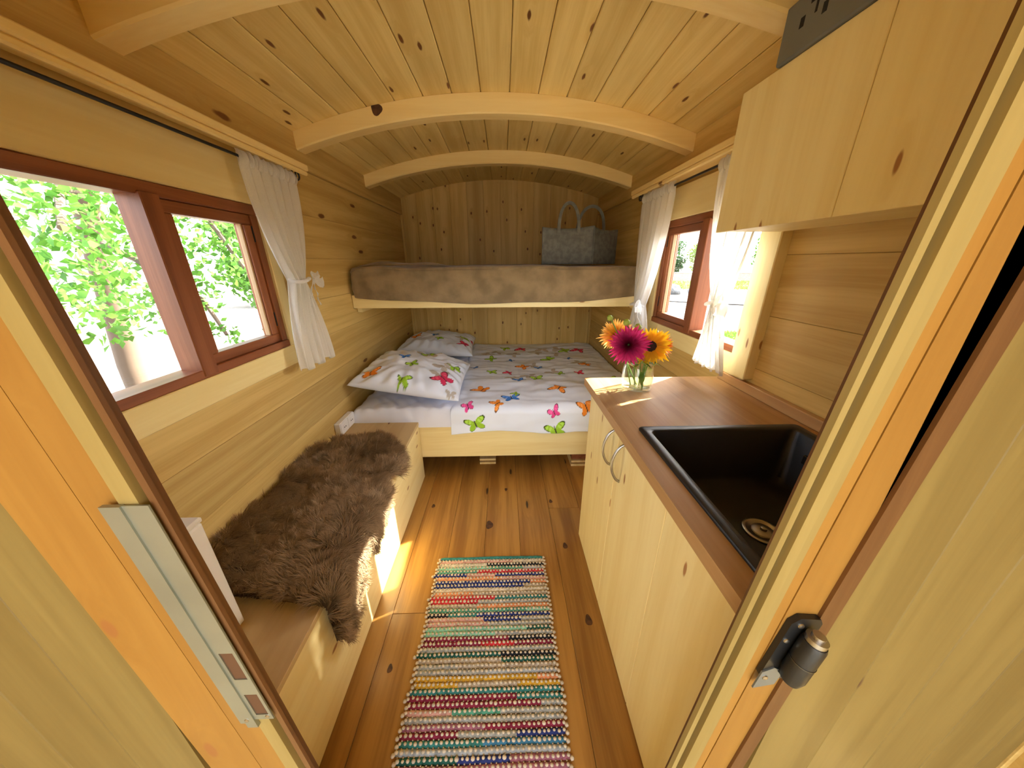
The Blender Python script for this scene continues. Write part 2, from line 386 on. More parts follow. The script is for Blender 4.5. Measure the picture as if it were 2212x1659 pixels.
# ------------------------------------------------------------------ windows
def window(idx, s, y0, y1, label):
    z0, z1 = 1.045, 1.630
    wn = struct('window_%d' % idx, (s*1.03, (y0+y1)/2, z0)); wn['label'] = label
    def X(a, b): return sorted((s*a, s*b))
    def bx(name, xa, xb, ya, yb, za, zb, mat, par, bev=0.003): return box(name, X(xa, xb), (ya, yb), (za, zb), mat, par, bev)
    fr = bx('frame_head', 0.994, 1.072, y0, y1, z1-0.038, z1, brown['y'], wn)
    bx('frame_sill', 0.988, 1.072, y0, y1, z0, z0+0.030, brown['y'], wn)
    bx('frame_jamb', 0.994, 1.072, y0, y0+0.036, z0+0.030, z1-0.038, brown['z'], wn)
    bx('frame_jamb', 0.994, 1.072, y1-0.036, y1, z0+0.030, z1-0.038, brown['z'], wn)
    ym = 1.69 if s > 0 else 1.09
    bx('mullion', 0.985, 1.060, ym-0.045, ym+0.012, z0+0.006, z1-0.030, brown['z'], wn)
    # far sash with its own rails and glass
    sa, sb = ym+0.012, y1-0.036
    sh = bx('sash_rail', 1.002, 1.045, sa, sb, z0+0.030, z0+0.066, brown['y'], wn)
    bx('sash_rail', 1.002, 1.045, sa, sb, z1-0.076, z1-0.038, brown['y'], wn)
    bx('sash_stile', 1.002, 1.045, sa, sa+0.042, z0+0.066, z1-0.076, brown['z'], wn)
    bx('sash_stile', 1.002, 1.045, sb-0.038, sb, z0+0.066, z1-0.076, brown['z'], wn)
    bx('pane', 1.022, 1.026, sa+0.040, sb-0.036, z0+0.064, z1-0.074, m_glass, wn, 0)
    bead = wood('glazing_bead_%d' % idx, (0.60, 0.42, 0.24), (0.5, 0.33, 0.17), PK, 'z', knots=0, vary=0.05)
    bx('glazing_bead', 1.012, 1.030, sb-0.046, sb-0.038, z0+0.066, z1-0.076, bead, wn, 0.001)
    for zz in (z0+0.10, z1-0.14): bx('hinge', 0.998, 1.006, sb-0.004, sb+0.004, zz, zz+0.06, m_black, wn, 0.001)
    bx('pane', 1.022, 1.026, y0+0.034, ym-0.044, z0+0.028, z1-0.036, m_glass, wn, 0)
    # pale casing boards round the frame
    cs = panel
    bx('casing', 0.984, 1.004, y0-0.065, y1+0.062, z1, z1+0.16, cs['y'], wn)
    bx('casing', 0.984, 1.004, y0-0.065, y1+0.062, z0-0.09, z0, cs['y'], wn)
    if s > 0: bx('casing', 0.962, 1.004, y0-0.098, y0, z0-0.075, z1+0.16, cs['z'], wn)
    else: bx('casing', 0.984, 1.004, y0-0.062, y0, z0, z1, cs['z'], wn)
    bx('casing', 0.984, 1.004, y1, y1+0.062, z0, z1, cs['z'], wn)
    return wn
window(1, -1, 0.680, 1.510, 'brown framed window in the left wall with leaves outside')
window(2, 1, 1.268, 2.100, 'brown framed two-light window in the right wall over the worktop')

# ------------------------------------------------------------------ front wall and door frame, the camera looks in through it
wf = struct('wall_front', (0, 0.32, 1))
def leanbox(name, s, xa, xb, y, z, mat, par, k):
    V = []
    for zz in z:
        d = k*(zz-0.75)
        for x, yy in ((xa, y[0]), (xb, y[0]), (xb, y[1]), (xa, y[1])): V.append((s*(x+d), yy, zz))
    F = [(0, 3, 2, 1), (4, 5, 6, 7), (0, 1, 5, 4), (1, 2, 6, 5), (2, 3, 7, 6), (3, 0, 4, 7)]
    if s < 0: F = [f[::-1] for f in F]
    return mesh(name, V, F, mat, par)
DZ = (0.0, 1.93)
door = struct('door_1', (0, 0.3, 0)); door['label'] = 'pine door frame that the camera looks in through'
for s, k in ((-1, 0.064), (1, 0.07)):
    L = [('stop_strip', 0.341, 0.349, 0.300, framepine), ('seal_groove', 0.349, 0.359, 0.312, trimbrown), ('frame_edge', 0.359, 0.373, 0.298, framepine),  # seal_groove: recess shade also put into its darker brown
         ('frame_edge', 0.373, 0.388, 0.302, framepine), ('frame_board', 0.3885, 0.4065, 0.305, orangewood), ('frame_board', 0.4075, 0.455, 0.304, orangewood), ('trim_strip', 0.455, 0.480, 0.299, trimbrown)]
    if s < 0:
        L = [('stop_strip', 0.3455, 0.354, 0.300, trimbrown), ('seal_groove', 0.354, 0.364, 0.309, trimbrown), ('frame_edge', 0.364, 0.386, 0.298, framepine),  # groove shade again put into the brown colour
             ('frame_board', 0.3865, 0.434, 0.303, orangewood), ('frame_board', 0.435, 0.52, 0.303, orangewood)]
    for nm, xa, xb, y, m in L: leanbox(nm, s, xa, xb, (y, {'stop_strip': 0.305 if s < 0 else 0.308, 'seal_groove': 0.318}.get(nm, 0.318)), DZ, m, door, k)
    x0 = 0.48 if s > 0 else 0.52
    n = 5
    for i in range(n):
        a = x0+(1.07-x0)*i/n; b = x0+(1.07-x0)*(i+1)/n
        if i == 0: leanbox('board', s, a+0.0008, b-0.0008+0.0, (0.304, 0.318), (0.0, 1.93), cladpine, wf, 0.0 if False else 0.0)
        else: box('board', sorted((s*(a+0.0008), s*(b-0.0008))), (0.304, 0.318), (0.0, 1.93), cladpine, wf, 0.0015)
box('lintel', (-1.07, 1.07), (0.285, 0.335), (1.93, 2.165), wallpine['x'], wf, 0.003)
mb = MB(); mb.box((-0.47, 0.49), (0.302, 0.335), (-0.10, -0.001)); mb.build('threshold', brown['x'], door)
for s in (-1, 1): box('backing_board', sorted((s*0.43, s*1.07)), (0.3185, 0.326), (0.0, 1.96), wallpine['x'], wf, 0)

# added out of view: side boards, deck and roof that shade the door wall
added_porch = struct('added_porch', (0, -0.6, 0))
for s in (-1, 1):
    for k in range(10):
        box('added_side_board', sorted((s*1.02, s*1.06)), (-1.45, 0.30), (0.2*k+0.002, 0.2*k+0.199), wallpine['y'], added_porch, 0.004)
for k in range(12): box('added_deck_board', (-1.06, 1.06), (-1.45+0.146*k, -1.45+0.146*k+0.142), (-0.06, -0.02), panel['x'], added_porch, 0.004)

m_hole = plain('painted_hole_shade', (0.10, 0.042, 0.014), 0.8)  # shade of the recessed holes put into a darker brown
# strike plate on the left of the door frame
t = thing('strike_plate', 'zinc strike plate with two latch holes on the left door frame', 'strike plate', (-0.375, 0.296, 0.9))
kx = 0.064
def lx(x, z): return x - 0.007 + kx*(z-0.75)
mb = MB()
def quadbox(mb, xa, xb, z0, z1, y0, y1, m=0):
    V = []
    for zz in (z0, z1):
        for x, y in ((xa, y0), (xb, y0), (xb, y1), (xa, y1)): V.append((-lx(x, zz), y, zz))
    mb.add(V, [(0, 1, 2, 3), (4, 7, 6, 5), (0, 4, 5, 1), (1, 5, 6, 2), (2, 6, 7, 3), (3, 7, 4, 0)], m)
Z0p, Z1p = 0.722, 1.16
for (za, zb) in ((Z0p+0.018, 0.752), (0.805, 0.842), (0.902, Z1p)):
    quadbox(mb, 0.358, 0.387, za, zb, 0.2945, 0.2965)
for (za, zb) in ((0.752, 0.805), (0.842, 0.902)):
    quadbox(mb, 0.358, 0.3625, za, zb, 0.2945, 0.2965); quadbox(mb, 0.3815, 0.387, za, zb, 0.2945, 0.2965)
mb.build('face_plate', m_zinc, t)
mb = MB(); quadbox(mb, 0.387, 0.410, Z0p+0.012, Z1p, 0.2925, 0.2975); quadbox(mb, 0.387, 0.403, Z0p, Z0p+0.012, 0.2925, 0.2975)
mb.build('lip', m_zinc, t)
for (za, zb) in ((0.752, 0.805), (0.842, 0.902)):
    mb = MB(); quadbox(mb, 0.3625, 0.3815, za, zb, 0.2960, 0.2990); mb.build('latch_hole_shade', m_hole, t)
for (x, z) in ((0.366, 0.747), (0.398, 0.742)):
    mb = MB(); mb.lathe([(0.0035, 0), (0.003, 0.0012), (0.001, 0.0016)], 10, (-lx(x, z), 0.2945 if x < 0.38 else 0.2925, z), Vector((0, -1, 0))); mb.build('screw', m_steel, t, smooth=True)

# black latch on the right of the door frame
t = thing('door_latch', 'black latch with a chrome ended barrel on the right door frame', 'latch', (0.425, 0.303, 0.85))
def px2(a, b, cx=0.437, cz=0.866, ang=R(-7)):
    return cx + a*math.cos(ang) - b*math.sin(ang), cz + a*math.sin(ang) + b*math.cos(ang)
def plate(mb, poly, y0, y1):
    P = [px2(*p) for p in poly]; n = len(P)
    V = [(x, y0, z) for x, z in P] + [(x, y1, z) for x, z in P]
    mb.add(V, [tuple(range(n)), tuple(range(n, 2*n))[::-1]] + [(i, n+i, n+(i+1) % n, (i+1) % n) for i in range(n)])
mb = MB(); plate(mb, [(-0.020, -0.060), (-0.014, -0.066), (0.018, -0.066), (0.026, -0.055), (0.026, 0.062), (0.020, 0.070), (-0.010, 0.070), (-0.020, 0.058)], 0.2955, 0.3035)
mb.build('base_plate', m_black, t)
mb = MB(); plate(mb, [(-0.021, -0.090), (0.010, -0.078), (0.012, -0.045), (-0.006, -0.038), (-0.021, -0.050)], 0.2935, 0.2960)
mb.build('lever', plain('grey_zinc', (0.20, 0.23, 0.25), 0.4, metal=0.6), t)
def lp(a, b, y): x, z = px2(a, b); return (x, y, z)
mb = MB(); mb.tube([lp(0.008, -0.040, 0.281), lp(0.008, -0.026, 0.281), lp(0.008, 0.040, 0.281), lp(0.008, 0.046, 0.281)], [0.012, 0.0155, 0.0155, 0.014], 20); mb.build('barrel', m_black, t, smooth=True)
mb = MB(); mb.tube([lp(0.008, 0.004, 0.281), lp(0.008, 0.006, 0.281)], 0.0160, 20); mb.build('ring', plain('dark_steel', (0.12, 0.12, 0.12), 0.3, metal=1.0), t, smooth=True)
mb = MB(); mb.tube([lp(0.008, 0.0462, 0.281), lp(0.008, 0.054, 0.281)], 0.013, 20); mb.tube([lp(0.008, 0.054, 0.281), lp(0.008, 0.060, 0.281)], 0.008, 14); mb.build('chrome_end', m_steel, t, smooth=True)
mb = MB(); plate(mb, [(0.002, -0.045), (0.022, -0.045), (0.022, 0.03), (0.002, 0.03)], 0.2850, 0.2955); mb.build('bracket', m_black, t)
for a, b in ((-0.012, 0.022), (-0.012, -0.062), (-0.004, 0.055)):
    mb = MB(); x, z = px2(a, b); mb.lathe([(0.0045, 0), (0.004, 0.0015), (0.0015, 0.0022)], 10, (x, 0.2955 if b > -0.04 else 0.2935, z), Vector((0, -1, 0))); mb.build('screw', m_steel, t, smooth=True)

# ------------------------------------------------------------------ pelmet shelves, rods
def pelmet(s, ya, yb, label):
    t = thing('curtain_pelmet', label, 'pelmet', (s*0.95, (ya+yb)/2, 1.81))
    xf_ = 0.893 if s < 0 else 0.862
    box('shelf_board', sorted((s*xf_, s*0.982)), (ya, yb), (1.812, 1.838), beampine['y'], t, 0.004)
    box('front_moulding', sorted((s*(xf_+0.004), s*(xf_+0.021))), (ya+0.004, yb-0.004), (1.792, 1.8118), beampine['y'], t, 0.005)
pelmet(-1, 0.42, 1.80, 'narrow pine pelmet shelf above the left window')
pelmet(1, 1.19, 2.385, 'narrow pine pelmet shelf above the right window')
def rod(s, ya, yb, hook, label):
    xr_ = 0.938 if s < 0 else 0.904
    t = thing('curtain_rod', label, 'curtain rod', (s*xr_, (ya+yb)/2, 1.775))
    mb = MB(); mb.tube([(s*xr_, ya, 1.775), (s*xr_, yb, 1.775)], 0.005, 10); mb.build('bar', m_black, t, smooth=True)
    pts = []
    for k in range(15):
        a = R(-90+k*22); r_ = 0.017 - 0.0004*k
        pts.append((s*xr_, hook + math.cos(a)*r_, 1.775+0.017+math.sin(a)*r_))
    mb = MB(); mb.tube(pts, 0.0042, 8); mb.build('curl_end', m_black, t, smooth=True)
    mb = MB(); mb.tube([(s*xr_, hook-0.035, 1.776), (s*xr_, hook-0.035, 1.812)], 0.004, 8); mb.build('bracket', m_black, t, smooth=True)
rod(-1, 0.44, 1.775, 1.775, 'black curtain rod with a curled end over the left window')
rod(1, 1.20, 2.325, 2.325, 'black curtain rod with a curled end over the right window')

# ------------------------------------------------------------------ curtains
def curtain(s, top, tie, bot, zt, ztie, zb, label, folds=7, seed=0.0, bow=1, bulge=0.9, xw=0.935, flare=None):
    """top, tie, bot = (y_low, y_high) extents"""
    t = thing('curtain', label, 'curtain', (s*0.935, (top[0]+top[1])/2, zb), 'sheer white window curtains')
    nu, nv = 97, 80
    V = np.zeros((nu, nv, 3))
    for j in range(nv):
        q = j/(nv-1); z = zt+(zb-zt)*q
        if z >= ztie:
            f = (zt-z)/(zt-ztie); e = f**1.5*(0.35+0.65*f)
            lo = top[0]+(tie[0]-top[0])*e; hi = top[1]+(tie[1]-top[1])*(e*bulge+(1-bulge)*f**5)
            sq = e
        else:
            f = (ztie-z)/(ztie-zb); e = 1-(1-f)**1.8 if flare is None else f**flare
            lo = tie[0]+(bot[0]-tie[0])*e; hi = tie[1]+(bot[1]-tie[1])*e; sq = 1-0.75*e
        for i in range(nu):
            u = i/(nu-1)
            ph = 2*math.pi*folds*u + 1.3*math.sin(3*u+seed) + 0.6*mnoise.noise(Vector((u*4, z*2.2, seed)))
            amp = 0.010+0.016*sq*(1-abs(2*u-1)*0.4)
            if z > zt-0.035: amp = 0.006
            y = lo+(hi-lo)*u + 0.004*math.sin(ph*1.7+z*9)*(1-sq*0.6)
            x = s*(xw - 0.018*sq*math.sin(math.pi*u) + amp*math.sin(ph)*0.8 - (0.012 if s > 0 else 0.012)*max(0, (ztie-z))/0.3)
            zz = z + (0.010*math.sin(ph*0.5+seed) if j == nv-1 else 0) + (0.004*math.sin(ph*2) if j == 0 else 0)
            V[i, j] = (x, y, zz)
    o = mesh('cloth', V, grid_faces(nu, nv), m_sheer, t, smooth=True)
    m_ = o.modifiers.new('thickness', 'SOLIDIFY'); m_.thickness = 0.0012
    # header band gathered on the rod
    nu2 = 120; H = np.zeros((nu2, 5, 3))
    for i in range(nu2):
        u = i/(nu2-1)
        for j in range(5):
            q = j/4
            H[i, j] = (s*(xw+0.007*math.sin(u*60+seed)+0.004*math.sin(u*141)-0.010*math.sin(math.pi*q)), top[0]+(top[1]-top[0])*u+0.003*math.sin(u*90), zt+0.012-0.05*q+0.004*math.sin(u*47+seed)*(1-q))
    mesh('header', H, grid_faces(nu2, 5), m_sheer, t, smooth=True)
    yc = (tie[0]+tie[1])/2; wy = (tie[1]-tie[0])/2
    # tie band and bow
    P = []
    for k in range(21):
        a = 2*math.pi*k/20; P.append((s*(xw-0.017)+0.034*math.cos(a), yc+(wy+0.006)*math.sin(a), ztie+0.006*math.sin(a*2)))
    mb = MB(); mb.tube(P, 0.008, 8); mb.build('tie_band', m_sheer, t, smooth=True)
    def ribbon(name, pts, wd):
        Vr = []; n = len(pts)
        for k, p in enumerate(pts):
            ww = wd[k] if isinstance(wd, list) else wd
            Vr += [(p[0], p[1], p[2]-ww/2), (p[0]-s*0.008*math.sin(k*1.3), p[1], p[2]), (p[0], p[1], p[2]+ww/2)]
        Vr = np.array(Vr).reshape(n, 3, 3)
        mesh(name, Vr, grid_faces(n, 3), m_sheer, t, smooth=True)
    ye = tie[1]+0.004 if bow > 0 else tie[0]-0.004
    g = 1 if bow > 0 else -1
    xk = s*(xw-0.05)
    for (rr_, dz, w0, w1, tw) in ((0.046, -0.020, 0.012, 0.046, 0.4), (0.026, 0.016, 0.012, 0.030, -0.5)):
        loop = []; wd = []
        for k in range(17):
            a = 2*math.pi*k/16; f = math.sin(a/2)
            loop.append((xk+s*0.012*math.sin(a), ye+g*(rr_-rr_*math.cos(a))*0.9, ztie+0.004+dz*f+0.010*math.sin(a)+0.012*f*math.sin(a*2)))
            wd.append(w0+(w1-w0)*f)
        ribbon('bow_loop', loop, wd)
    for q in (-1, 1):
        tail = [(xk+s*0.002*k, ye-g*0.004+q*0.004*k+0.0015*k*g, ztie-0.011*k) for k in range(12)]
        ribbon('bow_tail', tail, 0.012)
curtain(-1, (1.402, 1.742), (1.530, 1.625), (1.440, 1.735), 1.784, 1.335, 0.935, 'sheer white curtain tied with a bow beside the left window', 6, 0.3)
curtain(1, (1.870, 2.255), (2.050, 2.165), (1.930, 2.220), 1.784, 1.150, 0.900, 'sheer white curtain at the far side of the right window, behind the flowers', 6, 2.1, bow=-1, xw=0.902)
curtain(1, (1.195, 1.505), (1.286, 1.348), (1.195, 1.408), 1.784, 1.250, 0.985, 'sheer white curtain tied with a bow below the wall cabinet', 7, 4.4, bow=-1, xw=0.902, flare=1.35)

# ------------------------------------------------------------------ bench with storage
t = thing('storage_bench', 'pine storage bench along the left wall under the brown sheepskin', 'bench', (-0.77, 1.1, 0))
box('front_panel', (-0.567, -0.549), (0.328, 1.897), (0.001, 0.412), panel['y'], t, 0.0015)
box('end_panel', (-0.999, -0.5675), (1.879, 1.897), (0.001, 0.412), panel['x'], t, 0.0015)
box('end_panel', (-0.999, -0.5675), (0.328, 0.346), (0.001, 0.412), panel['x'], t, 0.0015)
box('seat_lid', (-0.979, -0.547), (0.328, 0.98), (0.4125, 0.432), lidpine, t, 0.002)
box('seat_lid', (-0.979, -0.547), (0.982, 1.897), (0.4125, 0.432), lidpine, t, 0.002)
box('back_rail', (-0.9975, -0.98), (0.328, 1.897), (0.4125, 0.432), panel['y'], t, 0.001)

t = thing('white_box', 'plain white box standing at the near end of the bench', 'box', (-0.87, 0.5, 0.4325))
box('housing', (-0.985, -0.748), (0.36, 0.655), (0.4325, 0.80), m_white, t, 0.006)
box('cover', (-0.985, -0.746), (0.358, 0.657), (0.8002, 0.816), m_white, t, 0.005)

# ------------------------------------------------------------------ socket on the left wall
t = thing('wall_socket', 'white double wall socket above the far end of the bench', 'socket', (-1.0, 1.815, 0.485))
box('housing', (-0.9995, -0.962), (1.722, 1.905), (0.4335, 0.512), m_white, t, 0.004)
for yy in (1.768, 1.858):
    box('cover_plate', (-0.9618, -0.959), (yy-0.042, yy+0.042), (0.4365, 0.509), m_white, t, 0.002)
    mb = MB(); mb.lathe([(0.019, 0.0), (0.019, 0.0012), (0.017, 0.0014)], 20, (-0.9590, yy, 0.473), Vector((1, 0, 0))); c_ = mb.build('socket_rim', m_white, t, smooth=True)
    mb = MB()
    for dz in (-0.008, 0.008): mb.lathe([(0.004, 0.0), (0.004, 0.0008)], 10, (-0.9574, yy+dz, 0.473), Vector((1, 0, 0)))
    mb.build('contact_hole', m_slot, t)

# ------------------------------------------------------------------ lower bed
t = thing('bed_frame', 'low pine bed frame across the rear of the wagon', 'bed frame', (0, 2.7, 0))
box('front_board', (-0.9995, 0.9995), (1.8985, 1.924), (0.157, 0.392), panel['x'], t, 0.003)
box('slat_deck', (-0.9995, 0.9995), (1.9245, 3.632), (0.30, 0.318), panel['x'], t, 0.002)
box('centre_rail', (-0.04, 0.04), (1.9245, 3.632), (0.16, 0.2998), panel['y'], t, 0.002)
for x in (-0.95, 0.90): box('leg', (x, x+0.06), (2.6, 2.66), (0.001, 0.2998), panel['z'], t, 0.002)
box('lower_batten', (0.08, 0.50), (1.9255, 1.945), (0.147, 0.160), panel['x'], t, 0.001)
def slats(x0, x1, y, label, cap):
    t = thing('slat_stack', label, 'slats', ((x0+x1)/2, y, 0))
    box('board', (x0, x1), (y, y+0.5), (0.001, 0.017), pine['y'], t, 0.001)
    box('spacer', (x0+0.008, x1-0.008), (y+0.03, y+0.45), (0.0172, 0.032), brown['y'], t, 0.001)
    box('board', (x0, x1), (y, y+0.5), (0.0322, 0.048), pine['y'], t, 0.001)
    if cap: box('top_block', (x0+0.006, x1), (y+0.02, y+0.45), (0.0482, 0.12), brown['y'], t, 0.002)
slats(-0.172, -0.054, 2.03, 'pale slats stacked on the floor under the middle of the bed', False)
slats(0.500, 0.640, 1.985, 'pale slats with a dark block under the bed beside the kitchen cabinet', True)

# mattress, white quilted cover
t = thing('mattress', 'white quilted mattress showing under the butterfly pillows', 'mattress', (0, 2.7, 0.319))
nu, nv = 150, 130
uu = np.linspace(0, 1, nu); vv = np.linspace(0, 1, nv)
def quilt(x, y): return np.clip((-0.22-x)/0.08, 0, 1)*(0.012*np.abs(np.sin((x*0.9+y)*16))**0.35*np.abs(np.sin((x*0.9-y)*16))**0.35 + 0.0035*np.sin(x*75+8*np.sin(y*9)))
nv_d = 22
V = np.zeros((nu, nv+nv_d, 3))
X = -0.992+1.984*uu
for i in range(nu):
    x = X[i]; ed = min(1, (x+0.992)/0.07, (0.992-x)/0.07); rx = math.sqrt(max(0, 1-(1-ed)**2))
    top = 0.425+0.085*rx
    for j in range(nv_d):
        a = j/nv_d; ang = a*math.pi/2
        y = 1.880+0.04-0.04*math.sin(max(0, math.pi/2*(1-a)) if False else math.pi/2*1) if False else 1.886+0.05*(1-math.cos(ang*1.0))*1.0
        z = 0.394+(top-0.394)*math.sin(ang)
        V[i, j] = (x, y, z)
    for j in range(nv):
        y = 1.937+(3.625-1.937)*vv[j]; V[i, nv_d+j] = (x, y, top)
V[:, :, 2] += quilt(V[:, :, 0], V[:, :, 1])*np.clip((V[:, :, 2]-0.40)/0.05, 0, 1)
mesh('quilted_top', V, grid_faces(nu, nv+nv_d), m_cotton, t, smooth=True)
box('core', (-0.985, 0.985), (1.9255, 3.62), (0.319, 0.42), m_cotton, t, 0.01)
box('side_cover', (-0.992, 0.992), (1.890, 1.8982), (0.393, 0.410), m_cotton, t, 0.003)

# ------------------------------------------------------------------ butterfly print, evaluated on the cloth's own surface
CO = {'o': (0.85, 0.27, 0.03), 'g': (0.33, 0.58, 0.04), 'b': (0.06, 0.22, 0.66), 'r': (0.66, 0.04, 0.12), 'p': (0.80, 0.08, 0.32), 't': (0.50, 0.46, 0.41)}
def paint(C, U, Vv, cx, cy, s, rot, key, squash=1.0, line=True):
    cr, sr = math.cos(rot), math.sin(rot)
    u = ((U-cx)*cr+(Vv-cy)*sr)/s; v = (-(U-cx)*sr+(Vv-cy)*cr)/s
    sel = (np.abs(u) < 1.2) & (np.abs(v) < 1.2)
    if not sel.any(): return
    u, v = u[sel], v[sel]; c = C[sel]
    a = np.where(u > 0, u, -u/squash)
    def ell(x0, y0, rx, ry, an):
        ca, sa = math.cos(an), math.sin(an); p, q = a-x0, v-y0
        return ((p*ca+q*sa)/rx)**2+((-p*sa+q*ca)/ry)**2
    e1 = ell(0.47, 0.30, 0.50, 0.27, 0.62); e2 = ell(0.33, -0.28, 0.38, 0.24, -0.75)
    col = np.array(CO[key])
    m = (e1 < 1) | (e2 < 1); c[m] = col
    if line and key != 't':
        lite = ((e1 < 0.45) & (np.abs(np.sin(a*9+v*5)) > 0.45)); c[lite] = np.minimum(1, col*1.25+0.06)
        tip = (e1 < 1) & (e1 > 0.62) & (a > 0.52); c[tip] = col*0.12
        rim = (e2 < 1) & (e2 > 0.80) & (v < -0.25); c[rim] = col*0.25
        b = (a/0.055)**2+(v/0.42)**2 < 1; c[b] = (0.05, 0.04, 0.03)
    C[sel] = c
WHITE = np.array((0.76, 0.825, 0.955))

# duvet
nu, nv = 330, 430
us = np.linspace(-0.335, 0.985, nu); vs = np.linspace(-0.165, 1.755, nv)     # v = distance along the cloth, 0 at the front edge
U, VV = np.meshgrid(us, vs, indexing='ij')
N1 = noise_grid(U, VV, 2.2, 5.5, 1.0); N2_ = noise_grid(U, VV, 7.0, 16.0, 5.0); N3 = noise_grid(U, VV, 14.0, 5.0, 9.0)
C = np.tile(WHITE, (nu, nv, 1)).astype(float)
DB = [(-0.148, 2.147, 'o', .085, 2.6, .8), (0.418, 2.127, 'o', .085, 2.6, .8), (0.138, 2.326, 'b', .062, .6, .9), (0.065, 1.985, 'b', .075, .2, 1), (-0.028, 1.895, 'o', .062, 2.2, .6),
      (-0.223, 1.885, 'p', .05, .5, .9), (0.340, 1.845, 'p', .05, .5, .9), (0.552, 1.870, 'o', .075, .3, .8), (-0.175, 1.762, 'g', .085, .3, .9), (0.353, 1.715, 'g', .085, .3, .9),
      (0.190, 2.690, 'o', .075, 2.4, .8), (0.758, 2.700, 'o', .075, 2.6, .7), (-0.110, 2.931, 'g', .075, .9, .7), (0.439, 2.911, 'g', .085, .8, .8), (0.277, 2.383, 'g', .07, .2, .8),
      (0.210, 3.302, 'r', .085, 2.9, .6), (0.805, 3.240, 'r', .095, 2.7, .7), (0.652, 3.237, 'g', .085, 1.2, .7), (0.03, 3.316, 'g', .07, .4, .7), (-0.088, 2.530, 'g', .06, .3, .7),
      (0.478, 2.486, 'g', .06, .5, .7), (0.059, 2.545, 'r', .06, 2.9, .5), (0.640, 2.490, 'r', .06, .3, .5), (0.325, 2.668, 'b', .055, .4, .8), (0.078, 2.880, 'b', .055, 1.0, .7), (0.63, 2.90, 'b', .055, .6, .7),
      (0.10, 2.04, 'g', .045, 2.3, .6), (-0.24, 2.66, 'b', .05, .6, .8), (0.88, 2.35, 'g', .07, .4, .8), (0.80, 2.05, 'b', .06, .4, .9)]
for k, (x, y, key, s_, ro, sq) in enumerate(DB):
    if k % 3 == 2 and y > 2.3: paint(C, U, VV+1.86, x-0.05, y+0.05, s_*1.15, ro+0.2, 't')
    paint(C, U, VV+1.86, x, y, s_, ro, key, sq)
for (x, y) in ((-0.15, 3.10), (0.12, 3.05), (0.34, 3.12), (0.55, 3.08), (0.42, 3.25), (-0.05, 3.15)): paint(C, U, VV+1.86, x, y, .08, x*7, 't')
ZT = 0.537
Wv = np.clip(VV, 0, None)
Xd = U.copy(); Yd = 1.905+Wv; Zd = np.full_like(U, ZT)
f_ = VV < 0.045
ang = np.clip((0.045-VV)/0.07, 0, 1)*math.pi/2
Yd = np.where(f_, 1.950-0.068*np.sin(ang), 1.905+VV)
Zd = np.where(f_, ZT-0.055*(1-np.cos(ang)), ZT)
hang = np.clip(-0.025-VV, 0, None)
Zd = Zd-hang*0.82; Yd = Yd-hang*0.05
wr = 0.018*N1+0.010*N2_+0.006*N3
topm = np.clip((VV+0.02)/0.08, 0, 1)
Zd += wr*topm*1.1; Yd += wr*(1-topm)*0.7-0.006*(1-topm)
el = np.clip((U+0.335)/0.05, 0, 1); el = np.sqrt(np.clip(1-(1-el)**2, 0, 1))
lf = (1-el)*0.035
Zd -= lf*topm
Zd -= 0.02*np.clip((VV-1.5)/0.25, 0, 1)**2
Zd += 0.012*np.exp(-((VV-0.40)/0.05)**2)*np.clip((U+0.3)/0.1, 0, 1)
Zd = np.where(VV > 0.06, np.maximum(Zd, 0.5195), Zd)
Yd = np.minimum(Yd, 3.628)
hem = (VV <= vs[0]+1e-6)
V = np.stack([Xd, Yd, Zd], -1)
# hem line a bit uneven
hm = np.clip((0.0-VV)/0.165, 0, 1); V[:, :, 2] += hm*(0.012*np.sin(us*9+2)+0.010*np.sin(us*4)-0.030*np.clip((us+0.25)/0.9, 0, 1))[:, None]
t = mesh('duvet', V, grid_faces(nu, nv), m_cloth, None, (0.33, 2.7, 0.50), smooth=True, cols=C.reshape(-1, 3))
tag(t, 'white duvet printed with coloured butterflies spread over the bed', 'duvet')
md = t.modifiers.new('thickness', 'SOLIDIFY'); md.thickness = 0.006; md.offset = -1

